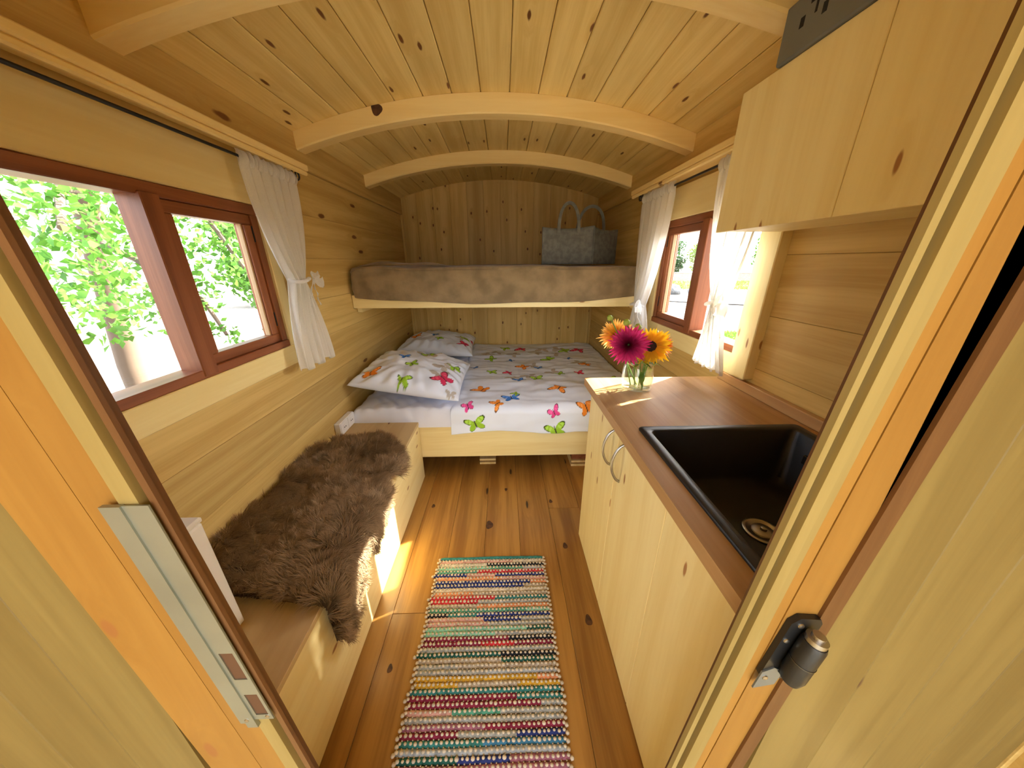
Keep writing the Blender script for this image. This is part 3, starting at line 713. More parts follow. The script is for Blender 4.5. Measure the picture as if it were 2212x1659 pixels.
def pillow(name, L, T, Rr, B, puff, label, prints, seed):
    L, T, Rr, B = map(Vector, (L, T, Rr, B))
    n = 110; g = np.linspace(0, 1, n); A, Bb = np.meshgrid(g, g, indexing='ij')      # A: L->B (near edge), Bb: L->T
    a, b = 2*A-1, 2*Bb-1
    Np = noise_grid(A, Bb, 5, 5, seed); Nq = noise_grid(A, Bb, 13, 13, seed+3)
    th = puff*np.power(np.clip(1-a**2, 0, 1), 0.42)*np.power(np.clip(1-b**2, 0, 1), 0.42)
    edge = np.minimum(np.minimum(A, 1-A), np.minimum(Bb, 1-Bb))
    rad = np.sin(np.arctan2(b, a)*23+seed)*0.014*np.exp(-edge*10)
    th2 = th+(0.020*Np+0.009*Nq)*np.clip(edge*8, 0, 1)+rad*np.clip(edge*20, 0, 1)
    # pull the sides in between the corners
    ain = 0.045*(1-b**2)*a; bin_ = 0.045*(1-a**2)*b
    A2 = A-ain*0.5*-1*-1; B2 = Bb-bin_*0.5
    P = np.zeros((n, n, 3))
    l, tt, r_, bb = [np.array(v) for v in (L, T, Rr, B)]
    P = ((1-A2)*(1-B2))[..., None]*l + (A2*(1-B2))[..., None]*bb + ((1-A2)*B2)[..., None]*tt + (A2*B2)[..., None]*r_
    nrm = (B-L).cross(T-L).normalized(); nr = np.array(nrm)
    top = P+nr*th2[..., None]; bot = P-nr*(th*0.55)[..., None]
    C = np.tile(WHITE, (n, n, 1)).astype(float)
    for (px, py, s_, ro, key, sq) in prints: paint(C, A, Bb, px, py, s_, ro, key, sq)
    Vt = np.concatenate([top.reshape(-1, 3), bot.reshape(-1, 3)])
    gf = grid_faces(n, n); F = np.concatenate([gf, gf[:, ::-1]+n*n])
    col = np.concatenate([C.reshape(-1, 3), np.tile(WHITE, (n*n, 1))])
    o = mesh('pillow', Vt, F, m_cloth, None, None, smooth=True, cols=col)
    bm = bmesh.new(); bm.from_mesh(o.data); bmesh.ops.remove_doubles(bm, verts=bm.verts, dist=0.0006); bm.to_mesh(o.data); bm.free()
    o.data.polygons.foreach_set('use_smooth', [True]*len(o.data.polygons))
    tag(o, label, 'pillow', 'butterfly print pillows')
pillow('pillow', (-0.970, 2.90, 0.655), (-0.965, 3.59, 0.640), (-0.30, 3.58, 0.605), (-0.27, 2.86, 0.600), 0.115,
       'white butterfly pillow lying behind the other pillow, by the rear wall',
       [(0.42, 0.42, .085, .5, 'b', .8), (0.52, 0.25, .085, .3, 'g', .7), (0.85, 0.42, .12, .5, 't', 1), (0.88, 0.45, .09, .6, 'g', .8), (0.86, 0.18, .12, 1.2, 'r', .5), (0.5, 0.8, .12, .2, 't', 1), (0.48, 0.82, .09, .2, 'g', .6), (0.97, 0.5, .08, .8, 'r', .5), (0.15, 0.4, .1, .4, 'o', .8)], 2.0)
pillow('pillow', (-0.972, 1.905, 0.690), (-0.965, 2.62, 0.700), (-0.265, 2.60, 0.600), (-0.275, 1.885, 0.580), 0.118,
       'white butterfly pillow in front, with an orange butterfly at its corner',
       [(0.14, 0.15, .105, .25, 'o', .9), (0.36, 0.50, .075, .5, 'b', .9), (0.47, 0.36, .085, .7, 'g', .7), (0.55, 0.78, .16, .1, 't', 1), (0.56, 0.83, .11, 3.0, 'g', .6), (0.80, 0.45, .13, .8, 't', 1), (0.78, 0.25, .13, .4, 't', .8), (0.88, 0.52, .10, .5, 'g', .8), (0.82, 0.20, .135, 1.0, 'r', .9), (0.46, 0.06, .10, .1, 'g', .5), (0.92, 0.03, .06, .1, 't', 1)], 7.0)

# ------------------------------------------------------------------ upper bunk, blanket, bag
t = thing('upper_bunk', 'pine upper bunk shelf running from wall to wall', 'bunk', (0, 2.9, 1.118))
box('front_board', (-0.9975, 0.9975), (2.244, 2.268), (1.118, 1.205), panel['x'], t, 0.003)
box('deck', (-0.9975, 0.9975), (2.2685, 3.632), (1.120, 1.140), panel['x'], t, 0.002)
for s in (-1, 1): box('wall_cleat', sorted((s*0.9975, s*0.965)), (2.30, 3.63), (1.085, 1.1198), panel['y'], t, 0.002)
nu, nv = 200, 110
us = np.linspace(-0.985, 0.965, nu)
prof = []
for j in range(nv):
    prof.append(j/(nv-1))
V = np.zeros((nu, nv, 3))
nf = 34
for i in range(nu):
    x = us[i]
    zb = 1.147 + 0.045*abs(x/0.97)**2.2 + 0.004*math.sin(x*9)
    zt = 1.381 + 0.010*math.sin(x*3+1.0)*0.5 + 0.006*n2(x*3, 4.0)
    if x < -0.62: zt += 0.012*math.sin((x+0.985)/0.365*math.pi)
    ex = min(1, (x+0.985)/0.035, (0.965-x)/0.06); rx = math.sqrt(max(0, 1-(1-ex)**2))
    for j in range(nv):
        if j < nf:
            q = j/(nf-1)
            bow = 0.016*math.sin(math.pi*min(1, q*1.0))
            y = 2.232-bow+0.016*n2(x*2.6, q*1.6, 3)+0.010*n2(x*8, q*4, 8); z = zb+(zt-0.018-zb)*q
            y += (1-rx)*0.045
        else:
            q = (j-nf)/(nv-nf-1)
            if q < 0.06:
                a = q/0.06*math.pi/2; y = 2.232+0.022*(1-math.cos(a)); z = zt-0.018+0.018*math.sin(a); y += (1-rx)*0.045*(1-q/0.06)
            else:
                y = 2.254+(3.604-2.254)*(q-0.06)/0.94; z = zt+0.006*n2(x*3, y*3, 1)+0.003*n2(x*11, y*9, 2)
            z -= (1-rx)*0.03
        V[i, j] = (x*(1 if j > 0 else 1), y, z)
t = thing('bunk_mattress', 'mattress on the upper bunk wrapped in a taupe plush blanket', 'mattress', (0, 2.9, 1.141))
o = mesh('blanket', V, grid_faces(nu, nv), m_plush, t, smooth=True)
mo = o.modifiers.new('thickness', 'SOLIDIFY'); mo.thickness = 0.006; mo.offset = -1
box('core', (-0.965, 0.965), (2.275, 3.600), (1.1405, 1.360), m_cotton, t, 0.02)
# folded blanket edge lying on top at the left
Vr = np.zeros((60, 9, 3))
for i in range(60):
    u = i/59; x = -0.965+0.62*u; yc = 2.34+0.10*u
    for j in range(9):
        q = j/8; Vr[i, j] = (x, yc+0.09*(q-0.5), 1.385+0.012*math.sin(math.pi*u)+(0.020+0.012*math.sin(u*9))*math.sin(math.pi*q)*math.sin(math.pi*min(1, u*1.02+0.02)))
mesh('blanket_fold', Vr, grid_faces(60, 9), m_plush, t, smooth=True)

t = thing('tote_bag', 'grey felt tote bag standing on the upper bunk', 'bag', (0.6, 2.6, 1.392))
zb0, A_, B_, C_, D_ = 1.392, (0.300, 2.50), (0.668, 2.485), (0.905, 2.70), (0.520, 2.77)
zt0 = 1.640
def flare(p, k=0.0): return p
def panel_wall(name, p, q, sag, zq=None, th=0.005, bend=0.0):
    n, m_ = 25, 13; V = np.zeros((n, m_, 3)); px, py = p; qx, qy = q
    nx, ny = (qy-py), -(qx-px); l = math.hypot(nx, ny); nx, ny = nx/l, ny/l
    for i in range(n):
        u = i/(n-1)
        for j in range(m_):
            v = j/(m_-1); ztop = zt0+(zq or 0)*u-sag*math.sin(math.pi*u)
            d = bend*math.sin(math.pi*u)*v + 0.008*math.sin(math.pi*u)*math.sin(math.pi*v)
            V[i, j] = (px+(qx-px)*u+nx*d, py+(qy-py)*u+ny*d, zb0+(ztop-zb0)*v)
    o = mesh(name, V, grid_faces(n, m_), m_felt, t, smooth=True)
    mo = o.modifiers.new('thickness', 'SOLIDIFY'); mo.thickness = th
panel_wall('front_panel', A_, B_, 0.014, 0.008, bend=-0.02)
panel_wall('side_panel', B_, C_, 0.010, -0.004, bend=-0.015)
panel_wall('back_panel', C_, D_, 0.012, 0.0)
panel_wall('side_panel', D_, A_, 0.012, 0.0, bend=-0.03)
mb = MB(); mb.add([(p[0], p[1], zb0) for p in (A_, B_, C_, D_)]+[(p[0], p[1], zb0+0.006) for p in (A_, B_, C_, D_)], [(0, 3, 2, 1), (4, 5, 6, 7), (0, 1, 5, 4), (1, 2, 6, 5), (2, 3, 7, 6), (3, 0, 4, 7)]); mb.build('base', m_felt, t)
def handle(p, q, zlow, zhi, lean):
    n = 29; V = np.zeros((n, 4, 3))
    for i in range(n):
        u = i/(n-1); a = math.pi*u
        x = p[0]+(q[0]-p[0])*(0.5-0.5*math.cos(a)*(1.0)); y = p[1]+(q[1]-p[1])*(0.5-0.5*math.cos(a))+lean*math.sin(a)
        z = zlow+(zhi-zlow)*math.sin(a)**0.75
        tx = math.sin(a); tz = math.cos(a)
        nxx, nz = -tz*0.011, tx*0.011
        V[i, 0] = (x-nxx, y-0.003, z-nz); V[i, 1] = (x+nxx, y-0.003, z+nz); V[i, 2] = (x+nxx, y+0.003, z+nz); V[i, 3] = (x-nxx, y+0.003, z-nz)
    F = [(i*4+j, i*4+(j+1) % 4, (i+1)*4+(j+1) % 4, (i+1)*4+j) for i in range(n-1) for j in range(4)]
    mesh('handle', V, F, m_felt, t, smooth=False)
handle((0.415, 2.488), (0.555, 2.482), 1.60, 1.79, 0.02)
handle((0.60, 2.755), (0.80, 2.725), 1.60, 1.80, -0.02)

# ------------------------------------------------------------------ sheepskin over the bench
t = thing('sheepskin', 'shaggy brown sheepskin draped over the front edge of the bench', 'sheepskin', (-0.75, 1.15, 0.433))
def skin_pos(s, lift=0.0):
    """s across: 0 at the wall, bends over the bench edge at 0.44"""
    x0, r_ = -0.985, 0.022
    flat = 0.425; lift = lift+0.040*max(0, 1-s/0.20)**1.5
    if s < flat: return (x0+s, 0.442+lift), (0, 1)
    a = min((s-flat)/r_, math.pi/2)
    px, pz = x0+flat+(r_+lift)*math.sin(a), 0.442-r_+(r_+lift)*math.cos(a)
    if s > flat+r_*math.pi/2: pz -= s-flat-r_*math.pi/2
    return (px, pz), (math.sin(a), math.cos(a))
POLY = [(0.00, 0.84), (0.00, 1.43), (0.03, 1.50), (0.09, 1.60), (0.20, 1.665), (0.31, 1.64), (0.40, 1.55), (0.455, 1.46), (0.47, 1.38), (0.44, 1.30), (0.425, 1.24), (0.48, 1.19), (0.52, 1.12), (0.535, 1.03), (0.53, 0.96), (0.475, 0.905),
        (0.52, 0.875), (0.58, 0.83), (0.62, 0.77), (0.64, 0.715), (0.60, 0.68), (0.52, 0.675), (0.42, 0.675), (0.30, 0.695), (0.17, 0.705), (0.08, 0.75)]
PA_ = np.array(POLY)
def inside(p):
    x, y = p[:, 0], p[:, 1]; r_ = np.zeros(len(p), bool); j = len(PA_)-1
    for i in range(len(PA_)):
        xi, yi = PA_[i]; xj, yj = PA_[j]
        c = ((yi > y) != (yj > y)) & (x < (xj-xi)*(y-yi)/(yj-yi+1e-12)+xi); r_ ^= c; j = i
    return r_
ns, ny = 70, 105
sg = np.linspace(-0.0, 0.66, ns); yg = np.linspace(0.66, 1.69, ny)
Sg, Yg = np.meshgrid(sg, yg, indexing='ij'); ins = inside(np.stack([Sg.ravel(), Yg.ravel()], 1)).reshape(ns, ny)
V = np.zeros((ns, ny, 3))
for i in range(ns):
    for j in range(ny):
        (x, z), nn_ = skin_pos(sg[i], 0.006+0.012*(0.5+0.5*n2(sg[i]*7, yg[j]*6, 4)))
        V[i, j] = (x, yg[j], z)
gf = grid_faces(ns, ny); keep = ins.ravel()[gf].sum(1) >= 3
mesh('hide', V, gf[keep], plain('hide_brown', (0.085, 0.052, 0.028), 0.95, spec=0.1), t, smooth=True)
NS = 105000
P = np.stack([rng.uniform(0, 0.66, NS*3), rng.uniform(0.66, 1.69, NS*3)], 1); P = P[inside(P)][:NS]
NS = len(P)
SV = np.zeros((NS, 7, 3)); SC = np.zeros((NS, 7, 3))
for k in range(NS):
    s_, y = P[k]
    big = 0.5+0.5*n2(s_*6.5, y*5.5, 4.0)
    (x, z), (nx, nz) = skin_pos(s_, 0.008+0.012*big)
    fl = n2(s_*5, y*5, 1.0)*2.6 + n2(s_*22, y*22, 2.0)*1.5 + 0.4
    tx, ty = math.cos(fl+0.9), math.sin(fl+0.9)-0.35            # lie direction in (s, y)
    cl = Vector((n2(s_*34, y*34, 11), n2(s_*34, y*34, 17), 0))*0.9
    tx += cl.x; ty += cl.y
    tan = Vector((nz*tx, ty, -nx*tx)); nrm = Vector((nx, 0, nz))
    stand = 0.55+0.35*n2(s_*9, y*9, 21)
    d = (tan*0.75+nrm*stand+Vector((rng.normal(), rng.normal(), rng.normal()))*0.16).normalized()
    ln = (0.040+0.018*rng.rand())*(0.85+0.4*big)
    p0 = Vector((x, y, z)); p1 = p0+d*ln*0.5; d2 = (d+tan*0.7-nrm*0.30+Vector((cl.x, cl.y, 0))*0.5).normalized(); p2 = p1+d2*ln*0.35; p3 = p2+(d2-nrm*0.4).normalized()*ln*0.25
    sd_ = d.cross(nrm); sd_ = (sd_ if sd_.length > 1e-4 else Vector((1, 0, 0))).normalized()
    wd = 0.00095
    SV[k] = (p0-sd_*wd, p0+sd_*wd, p1-sd_*wd, p1+sd_*wd, p2-sd_*wd*0.6, p2+sd_*wd*0.6, p3)
    v_ = 0.75+0.5*rng.rand()
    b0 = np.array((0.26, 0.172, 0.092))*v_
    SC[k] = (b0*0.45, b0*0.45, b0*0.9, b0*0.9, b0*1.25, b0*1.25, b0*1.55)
SV[:, :, 2] = np.where((SV[:, :, 0] < -0.548) & (SV[:, :, 2] < 0.434), 0.434, SV[:, :, 2])
SV[:, :, 0] = np.maximum(SV[:, :, 0], -0.996)
SV[:, :, 0] = np.where(SV[:, :, 2] < 0.43, np.maximum(SV[:, :, 0], -0.545), SV[:, :, 0])
base = (np.arange(NS)*7)[:, None]
TR = np.array([(0, 1, 3), (0, 3, 2), (2, 3, 5), (2, 5, 4), (4, 5, 6)])
Ff = (base[:, :, None]+TR[None]).reshape(-1, 3)
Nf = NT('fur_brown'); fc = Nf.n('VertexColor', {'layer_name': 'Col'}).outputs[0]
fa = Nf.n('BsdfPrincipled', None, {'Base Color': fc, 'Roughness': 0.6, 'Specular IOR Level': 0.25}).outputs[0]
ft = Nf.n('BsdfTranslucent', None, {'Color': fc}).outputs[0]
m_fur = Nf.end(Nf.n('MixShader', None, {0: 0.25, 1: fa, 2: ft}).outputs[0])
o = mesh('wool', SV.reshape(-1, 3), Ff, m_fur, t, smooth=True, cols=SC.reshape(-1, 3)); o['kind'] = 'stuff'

# ------------------------------------------------------------------ kitchen base cabinet
t = thing('kitchen_cabinet', 'pale spruce kitchen base cabinet along the right wall', 'cabinet', (0.7, 0.85, 0))
box('end_panel', (0.4365, 0.998), (1.337, 1.355), (0.001, 0.8845), panel['z'], t, 0.0015)
box('end_panel', (0.4365, 0.998), (0.328, 0.346), (0.001, 0.8845), panel['z'], t, 0.0015)
box('back_panel', (0.985, 0.998), (0.3465, 1.3365), (0.001, 0.8845), panel['z'], t, 0)
box('bottom_shelf', (0.4365, 0.9845), (0.3465, 1.3365), (0.05, 0.066), panel['y'], t, 0)
HY = {0: 1.026, 1: 0.924}
for k, (a, b) in enumerate(((0.9775, 1.3555), (0.6260, 0.9755), (0.3280, 0.6240))):
    d = box('door', (0.418, 0.436), (a, b), (0.003, 0.8840), panel['z'], t, 0.0014)
    if k in HY:
        pts = []; n = 22
        for i in range(n+1):
            u = i/n; pts.append((0.4178-0.034*math.sin(math.pi*u)**0.62, HY[k], 0.834-0.148*u))
        mb = MB(); mb.tube(pts, 0.0046, 10)
        mb.build('handle', m_steel, d, smooth=True)

t = thing('worktop', 'brown wooden worktop with the black sink set into it', 'worktop', (0.69, 0.85, 0.885))
for (xa, xb, ya) in ((0.382, 0.4388, 0.328), (0.439, 0.565, 0.882), (0.5651, 0.690, 0.882), (0.6901, 0.815, 0.882), (0.8151, 0.941, 0.882), (0.9411, 0.9985, 0.328)):
    box('stave', (xa, xb), (ya, 1.3576), (0.8852, 0.919), walnut, t, 0.0002)
box('stave', (0.439, 0.941), (0.328, 0.358), (0.8852, 0.919), walnut, t, 0.0002)
t = thing('backsplash', 'low brown wooden strip along the wall behind the worktop', 'backsplash', (0.985, 0.85, 0.9192))
box('strip', (0.974, 0.9985), (0.328, 1.334), (0.9193, 0.958), walnut, t, 0.003)

t = thing('kitchen_sink', 'black composite sink with a steel drain in the brown worktop', 'sink', (0.69, 0.62, 0.74))
mb = bmesh.new()
xo, yo = (0.4385, 0.9415), (0.3585, 0.8815); w_ = 0.027
rings = []
def ring(xa, xb, ya, yb, z, c):
    P = []
    for (cx, cy, a0) in ((xb-c, yb-c, 0), (xa+c, yb-c, 90), (xa+c, ya+c, 180), (xb-c, ya+c, 270)):
        for k in range(5): P.append((cx+c*math.cos(R(a0+k*22.5)), cy+c*math.sin(R(a0+k*22.5)), z))
    return P
Rg = [ring(0.436, 0.944, 0.3565, 0.884, 0.9192, 0.012), ring(0.436, 0.944, 0.3565, 0.884, 0.9245, 0.012), ring(0.439, 0.941, 0.3595, 0.881, 0.9275, 0.012),
      ring(0.461, 0.917, 0.383, 0.856, 0.9275, 0.016), ring(0.465, 0.913, 0.387, 0.852, 0.922, 0.018), ring(0.472, 0.906, 0.394, 0.845, 0.76, 0.03), ring(0.49, 0.888, 0.412, 0.827, 0.742, 0.04), ring(0.64, 0.76, 0.58, 0.70, 0.738, 0.058)]
V = [p for r_ in Rg for p in r_]; n = 20
F = [(i*n+j, i*n+(j+1) % n, (i+1)*n+(j+1) % n, (i+1)*n+j) for i in range(len(Rg)-1) for j in range(n)] + [tuple((len(Rg)-1)*n+j for j in range(n))]
o = mesh('basin', V, F, m_sink, t, smooth=True)
try: o.data.set_sharp_from_angle(angle=R(50))
except Exception: pass
mb = MB(); mb.lathe([(0.047, 0.0), (0.047, 0.003), (0.043, 0.0045), (0.037, 0.003), (0.034, 0.0005)], 32, (0.700, 0.640, 0.7385)); mb.build('drain_ring', m_steel, t, smooth=True)
mb = MB(); mb.lathe([(0.026, 0.0), (0.026, 0.004), (0.022, 0.006), (0.008, 0.006), (0.007, 0.012), (0.004, 0.013)], 24, (0.700, 0.640, 0.7392)); mb.build('strainer', m_steel, t, smooth=True)
box('overflow', (0.8985, 0.9075), (0.70, 0.79), (0.845, 0.875), m_black, t, 0.003)

# ------------------------------------------------------------------ wall cabinet and the grey box on it
t = thing('wall_cabinet', 'pale spruce wall cabinet above the worktop', 'cabinet', (0.85, 0.77, 1.5))
box('door', (0.740, 0.7575), (0.772, 1.180), (1.500, 1.875), panel['z'], t, 0.0014)
box('door', (0.740, 0.7575), (0.352, 0.770), (1.500, 1.875), panel['z'], t, 0.0014)
box('end_panel', (0.758, 0.960), (1.162, 1.180), (1.503, 1.875), panel['z'], t, 0.001)
box('end_panel', (0.758, 0.960), (0.352, 0.370), (1.503, 1.875), panel['z'], t, 0.001)
box('bottom_panel', (0.758, 0.960), (0.3705, 1.1615), (1.503, 1.521), panel['y'], t, 0.001)
box('top_panel', (0.758, 0.960), (0.3705, 1.1615), (1.857, 1.875), panel['y'], t, 0.001)
box('back_panel', (0.950, 0.9815), (0.3705, 1.16), (1.5215, 1.8565), panel['y'], t, 0)
t = thing('appliance', 'grey metal box with dark slots on top of the wall cabinet', 'metal box', (0.83, 0.9, 1.8755))
box('housing', (0.730, 0.93), (0.72, 1.052), (1.8755, 1.992), m_greybox, t, 0.004)
for (y, z, sy, sz) in ((0.99, 1.935, .006, .010), (0.955, 1.962, .020, .003), (0.955, 1.948, .003, .014), (0.93, 1.93, .006, .010), (0.86, 1.935, .03, .004), (0.86, 1.95, .03, .004)):
    box('slot', (0.7292, 0.7305), (y-sy, y+sy), (z-sz, z+sz), m_slot, t, 0)

# ------------------------------------------------------------------ vase and flowers
VX, VY = 0.566, 1.232
t = thing('vase', 'clear glass jar of water holding cut flowers on the worktop', 'vase', (VX, VY, 0.9193))
mb = MB(); mb.lathe([(0.050, 0.9194), (0.057, 0.9215), (0.0600, 0.928), (0.0610, 0.96), (0.0605, 0.99), (0.057, 1.010), (0.0555, 1.024), (0.0575, 1.030), (0.0560, 1.032), (0.0530, 1.026), (0.0545, 1.010), (0.0580, 0.99), (0.0585, 0.96), (0.0575, 0.932), (0.050, 0.927)], 40, (VX, VY, 0))
mb.build('glass_body', m_vase, t, smooth=True)
mb = MB(); mb.lathe([(0.049, 0.9275), (0.0570, 0.934), (0.0580, 0.96), (0.0578, 0.982), (0.02, 0.9815)], 40, (VX, VY, 0)); mb.build('water', m_water, t, smooth=True)
def petal_mat(name):
    N = NT(name); colr = N.n('VertexColor', {'layer_name': 'Col'}).outputs[0]
    a = N.n('BsdfPrincipled', None, {'Base Color': colr, 'Roughness': 0.6, 'Specular IOR Level': 0.2}).outputs[0]
    tr = N.n('BsdfTranslucent', None, {'Color': colr}).outputs[0]
    return N.end(N.n('MixShader', None, {0: 0.35, 1: a, 2: tr}).outputs[0])
m_petal = petal_mat('petals')
def frame_of(n):
    n = Vector(n).normalized(); q = n.to_track_quat('Z', 'Y').to_matrix(); return n, q
def petal(Vl, Cl, Fl, q, c, az, el, r0, ln, wd, curl, cb, ct):
    """el = angle from the flower axis"""
    d = Vector((math.sin(el)*math.cos(az), math.sin(el)*math.sin(az), math.cos(el)))
    side = Vector((-math.sin(az), math.cos(az), 0)); nrm = side.cross(d)*-1
    b = len(Vl); n = 5
    for k in range(n):
        u = k/(n-1); w0 = wd*math.sin(math.pi*(0.12+0.82*u))**0.8*(1.0 if u < 0.6 else 1-(u-0.6)*1.9)
        p = d*(r0+ln*u)+nrm*(curl*ln*u*u)
        for sgn in (-1, 0, 1):
            lift = 0.35*w0*(abs(sgn))
            Vl.append(Vector(c)+q @ (p+side*(w0*sgn)+nrm*(lift)))
            f = u; Cl.append([cb[i]+(ct[i]-cb[i])*f for i in range(3)])
    for k in range(n-1):
        for s_ in (0, 1): Fl.append((b+3*k+s_, b+3*k+s_+1, b+3*(k+1)+s_+1, b+3*(k+1)+s_))
def stem(par, top, foot, bend=(0, 0, 0), r=0.0032):
    p0, p3 = Vector(top), Vector(foot); mid = (p0+p3)/2+Vector(bend)
    pts = [p0.lerp(mid, k/6).lerp(mid.lerp(p3, k/6), k/6) for k in range(7)]
    mb = MB(); mb.tube(pts, r, 8); mb.build('stem', m_green, par, smooth=True)
def leaf(par, base, d, ln, wd, name='leaf'):
    d = Vector(d).normalized(); side = d.cross(Vector((0.2, 0.3, 1))).normalized(); nrm = side.cross(d)
    V = []; n = 7
    for k in range(n):
        u = k/(n-1); ww = wd*math.sin(math.pi*min(1, 0.05+u*0.95))**0.8
        p = Vector(base)+d*ln*u-nrm*(-0.15*ln*u*(1-u))+Vector((0, 0, -0.25*ln*u*u))
        V += [p-side*ww+nrm*ww*0.3, p, p+side*ww+nrm*ww*0.3]
    F = [(3*k+s_, 3*k+s_+1, 3*k+s_+4, 3*k+s_+3) for k in range(n-1) for s_ in (0, 1)]
    mesh(name, V, F, m_green, par, smooth=True)
def dahlia(c, nrm, rad, label, cb, ct, cin, n=130, foot=(0, 0)):
    t = thing('dahlia', label, 'flower', c); ax, q = frame_of(nrm)
    Vl, Cl, Fl = [], [], []
    for k in range(n):
        u = (k+0.5)/n; el = R(14)+R(88)*u**0.62; az = k*2.39996+rng.normal()*0.06
        ln = rad*(0.42+0.58*u**0.55)*(1+0.07*rng.normal()); r0 = 0.004
        f = min(1, u*1.6); c_b = [cin[i]+(cb[i]-cin[i])*f for i in range(3)]; c_t = [cin[i]+(ct[i]-cin[i])*f for i in range(3)]
        v_ = 0.85+0.3*rng.rand()
        petal(Vl, Cl, Fl, q, c, az, el, r0, ln, rad*(0.055+0.055*u), 0.22-0.30*u, [x*v_ for x in c_b], [x*v_ for x in c_t])
    mesh('petals', Vl, Fl, m_petal, t, smooth=True, cols=np.array(Cl))
    mb = MB(); mb.lathe([(0.001, 0.012), (0.010, 0.008), (0.013, 0.0), (0.010, -0.010), (0.004, -0.016)], 14, c, ax); mb.build('calyx', m_green, t, smooth=True)
    stem(t, Vector(c)-ax*0.015, (VX+foot[0], VY+foot[1], 0.9285), (-ax*0.02)+Vector((0, 0, -0.01)))
    return t
d1 = dahlia((0.486, 1.165, 1.117), (-0.35, -0.85, 0.35), 0.076, 'big magenta dahlia at the front of the bouquet', (0.50, 0.004, 0.09), (0.72, 0.05, 0.24), (0.14, 0.0, 0.016), 170, (0.022, -0.012))
d2 = dahlia((0.462, 1.240, 1.140), (-0.45, -0.60, 0.55), 0.070, 'orange dahlia behind the magenta dahlia, left in the bouquet', (0.90, 0.20, 0.01), (0.95, 0.62, 0.18), (0.80, 0.45, 0.03), 110, (0.006, 0.014))
d3 = dahlia((0.655, 1.255, 1.090), (0.62, -0.55, 0.25), 0.066, 'orange dahlia behind the sunflower, right in the bouquet', (0.85, 0.20, 0.01), (0.95, 0.50, 0.13), (0.55, 0.10, 0.0), 110, (0.028, 0.010))
leaf(d1, (0.535, 1.19, 1.04), (0.6, -0.7, 0.10), 0.062, 0.020); leaf(d1, (0.53, 1.20, 1.03), (-0.2, -0.8, 0.25), 0.05, 0.016)
t = thing('sunflower', 'yellow sunflower with a dark brown centre in the bouquet', 'flower', (0.575, 1.185, 1.107)); ax, q = frame_of((-0.35, -0.88, 0.20)); c = Vector((0.580, 1.185, 1.107))
Vl, Cl, Fl = [], [], []
for rg in range(3):
    for k in range(19):
        az = 2*math.pi*(k+0.33*rg)/19+rng.normal()*0.05; v_ = 0.85+0.3*rng.rand()
        petal(Vl, Cl, Fl, q, c, az, R(80+9*rg)+rng.normal()*0.07, 0.019, 0.052*(1+0.1*rng.normal()), 0.0085, 0.10, (0.80*v_, 0.34*v_, 0.005), (0.92*v_, 0.56*v_, 0.02))
mesh('petals', Vl, Fl, m_petal, t, smooth=True, cols=np.array(Cl))
m_disc = plain('seed_disc', (0.030, 0.010, 0.006), 0.9, bump=1.0, bscale=500, vary=0.5, vscale=300)
mb = MB(); mb.lathe([(0.001, 0.013), (0.008, 0.0125), (0.016, 0.010), (0.0215, 0.004), (0.022, -0.004)], 26, c, ax); mb.build('seed_disc', m_disc, t, smooth=True)
mb = MB(); mb.lathe([(0.020, -0.004), (0.018, -0.012), (0.006, -0.020)], 16, c, ax); mb.build('calyx', m_green, t, smooth=True)
stem(t, c-ax*0.02, (VX+0.012, VY-0.03, 0.9285), (0.0, 0.035, -0.01), 0.0045)
leaf(t, (0.57, 1.205, 1.035), (0.15, -0.9, 0.35), 0.075, 0.026); leaf(t, (0.585, 1.21, 1.03), (0.8, -0.4, 0.15), 0.055, 0.018); leaf(t, (0.57, 1.21, 0.995), (-0.1, -0.4, -0.7), 0.045, 0.014)
for k, (p, lab) in enumerate((((0.413, 1.19, 1.215), 'green flower bud on the tallest stem, top left of the bouquet'), ((0.482, 1.20, 1.196), 'green flower bud above the magenta dahlia'), ((0.527, 1.20, 1.178), 'green flower bud between the magenta dahlia and the sunflower'))):
    t = thing('flower_bud', lab, 'flower bud', p, 'flower buds in the bouquet'); n_ = Vector((p[0]-VX, (p[1]-VY)*0.5-0.03, 0.16)).normalized()
    r_ = 0.011 if k == 0 else 0.013
    mb = MB(); mb.lathe([(0.001, r_), (r_*0.6, r_*0.85), (r_, 0.1*r_), (r_*0.85, -r_*0.6), (0.003, -r_*1.1)], 14, p, n_); mb.build('bud', m_bud, t, smooth=True)
    q_ = n_.to_track_quat('Z', 'Y').to_matrix(); mb = MB()
    for j in range(6):
        a = 2*math.pi*j/6; d = q_ @ Vector((math.cos(a), math.sin(a), 0)); s_ = d.cross(n_)
        b = Vector(p)-n_*r_*0.7; mb.add([b+d*r_*0.7-s_*0.004, b+d*r_*0.7+s_*0.004, b+d*r_*1.6+n_*r_*0.8], [(0, 1, 2)])
    mb.build('sepals', m_bud, t)
    stem(t, Vector(p)-n_*r_, (VX-0.02+0.015*k, VY+0.012-0.008*k, 0.9285), (0.01, 0.0, 0.03), 0.0024)

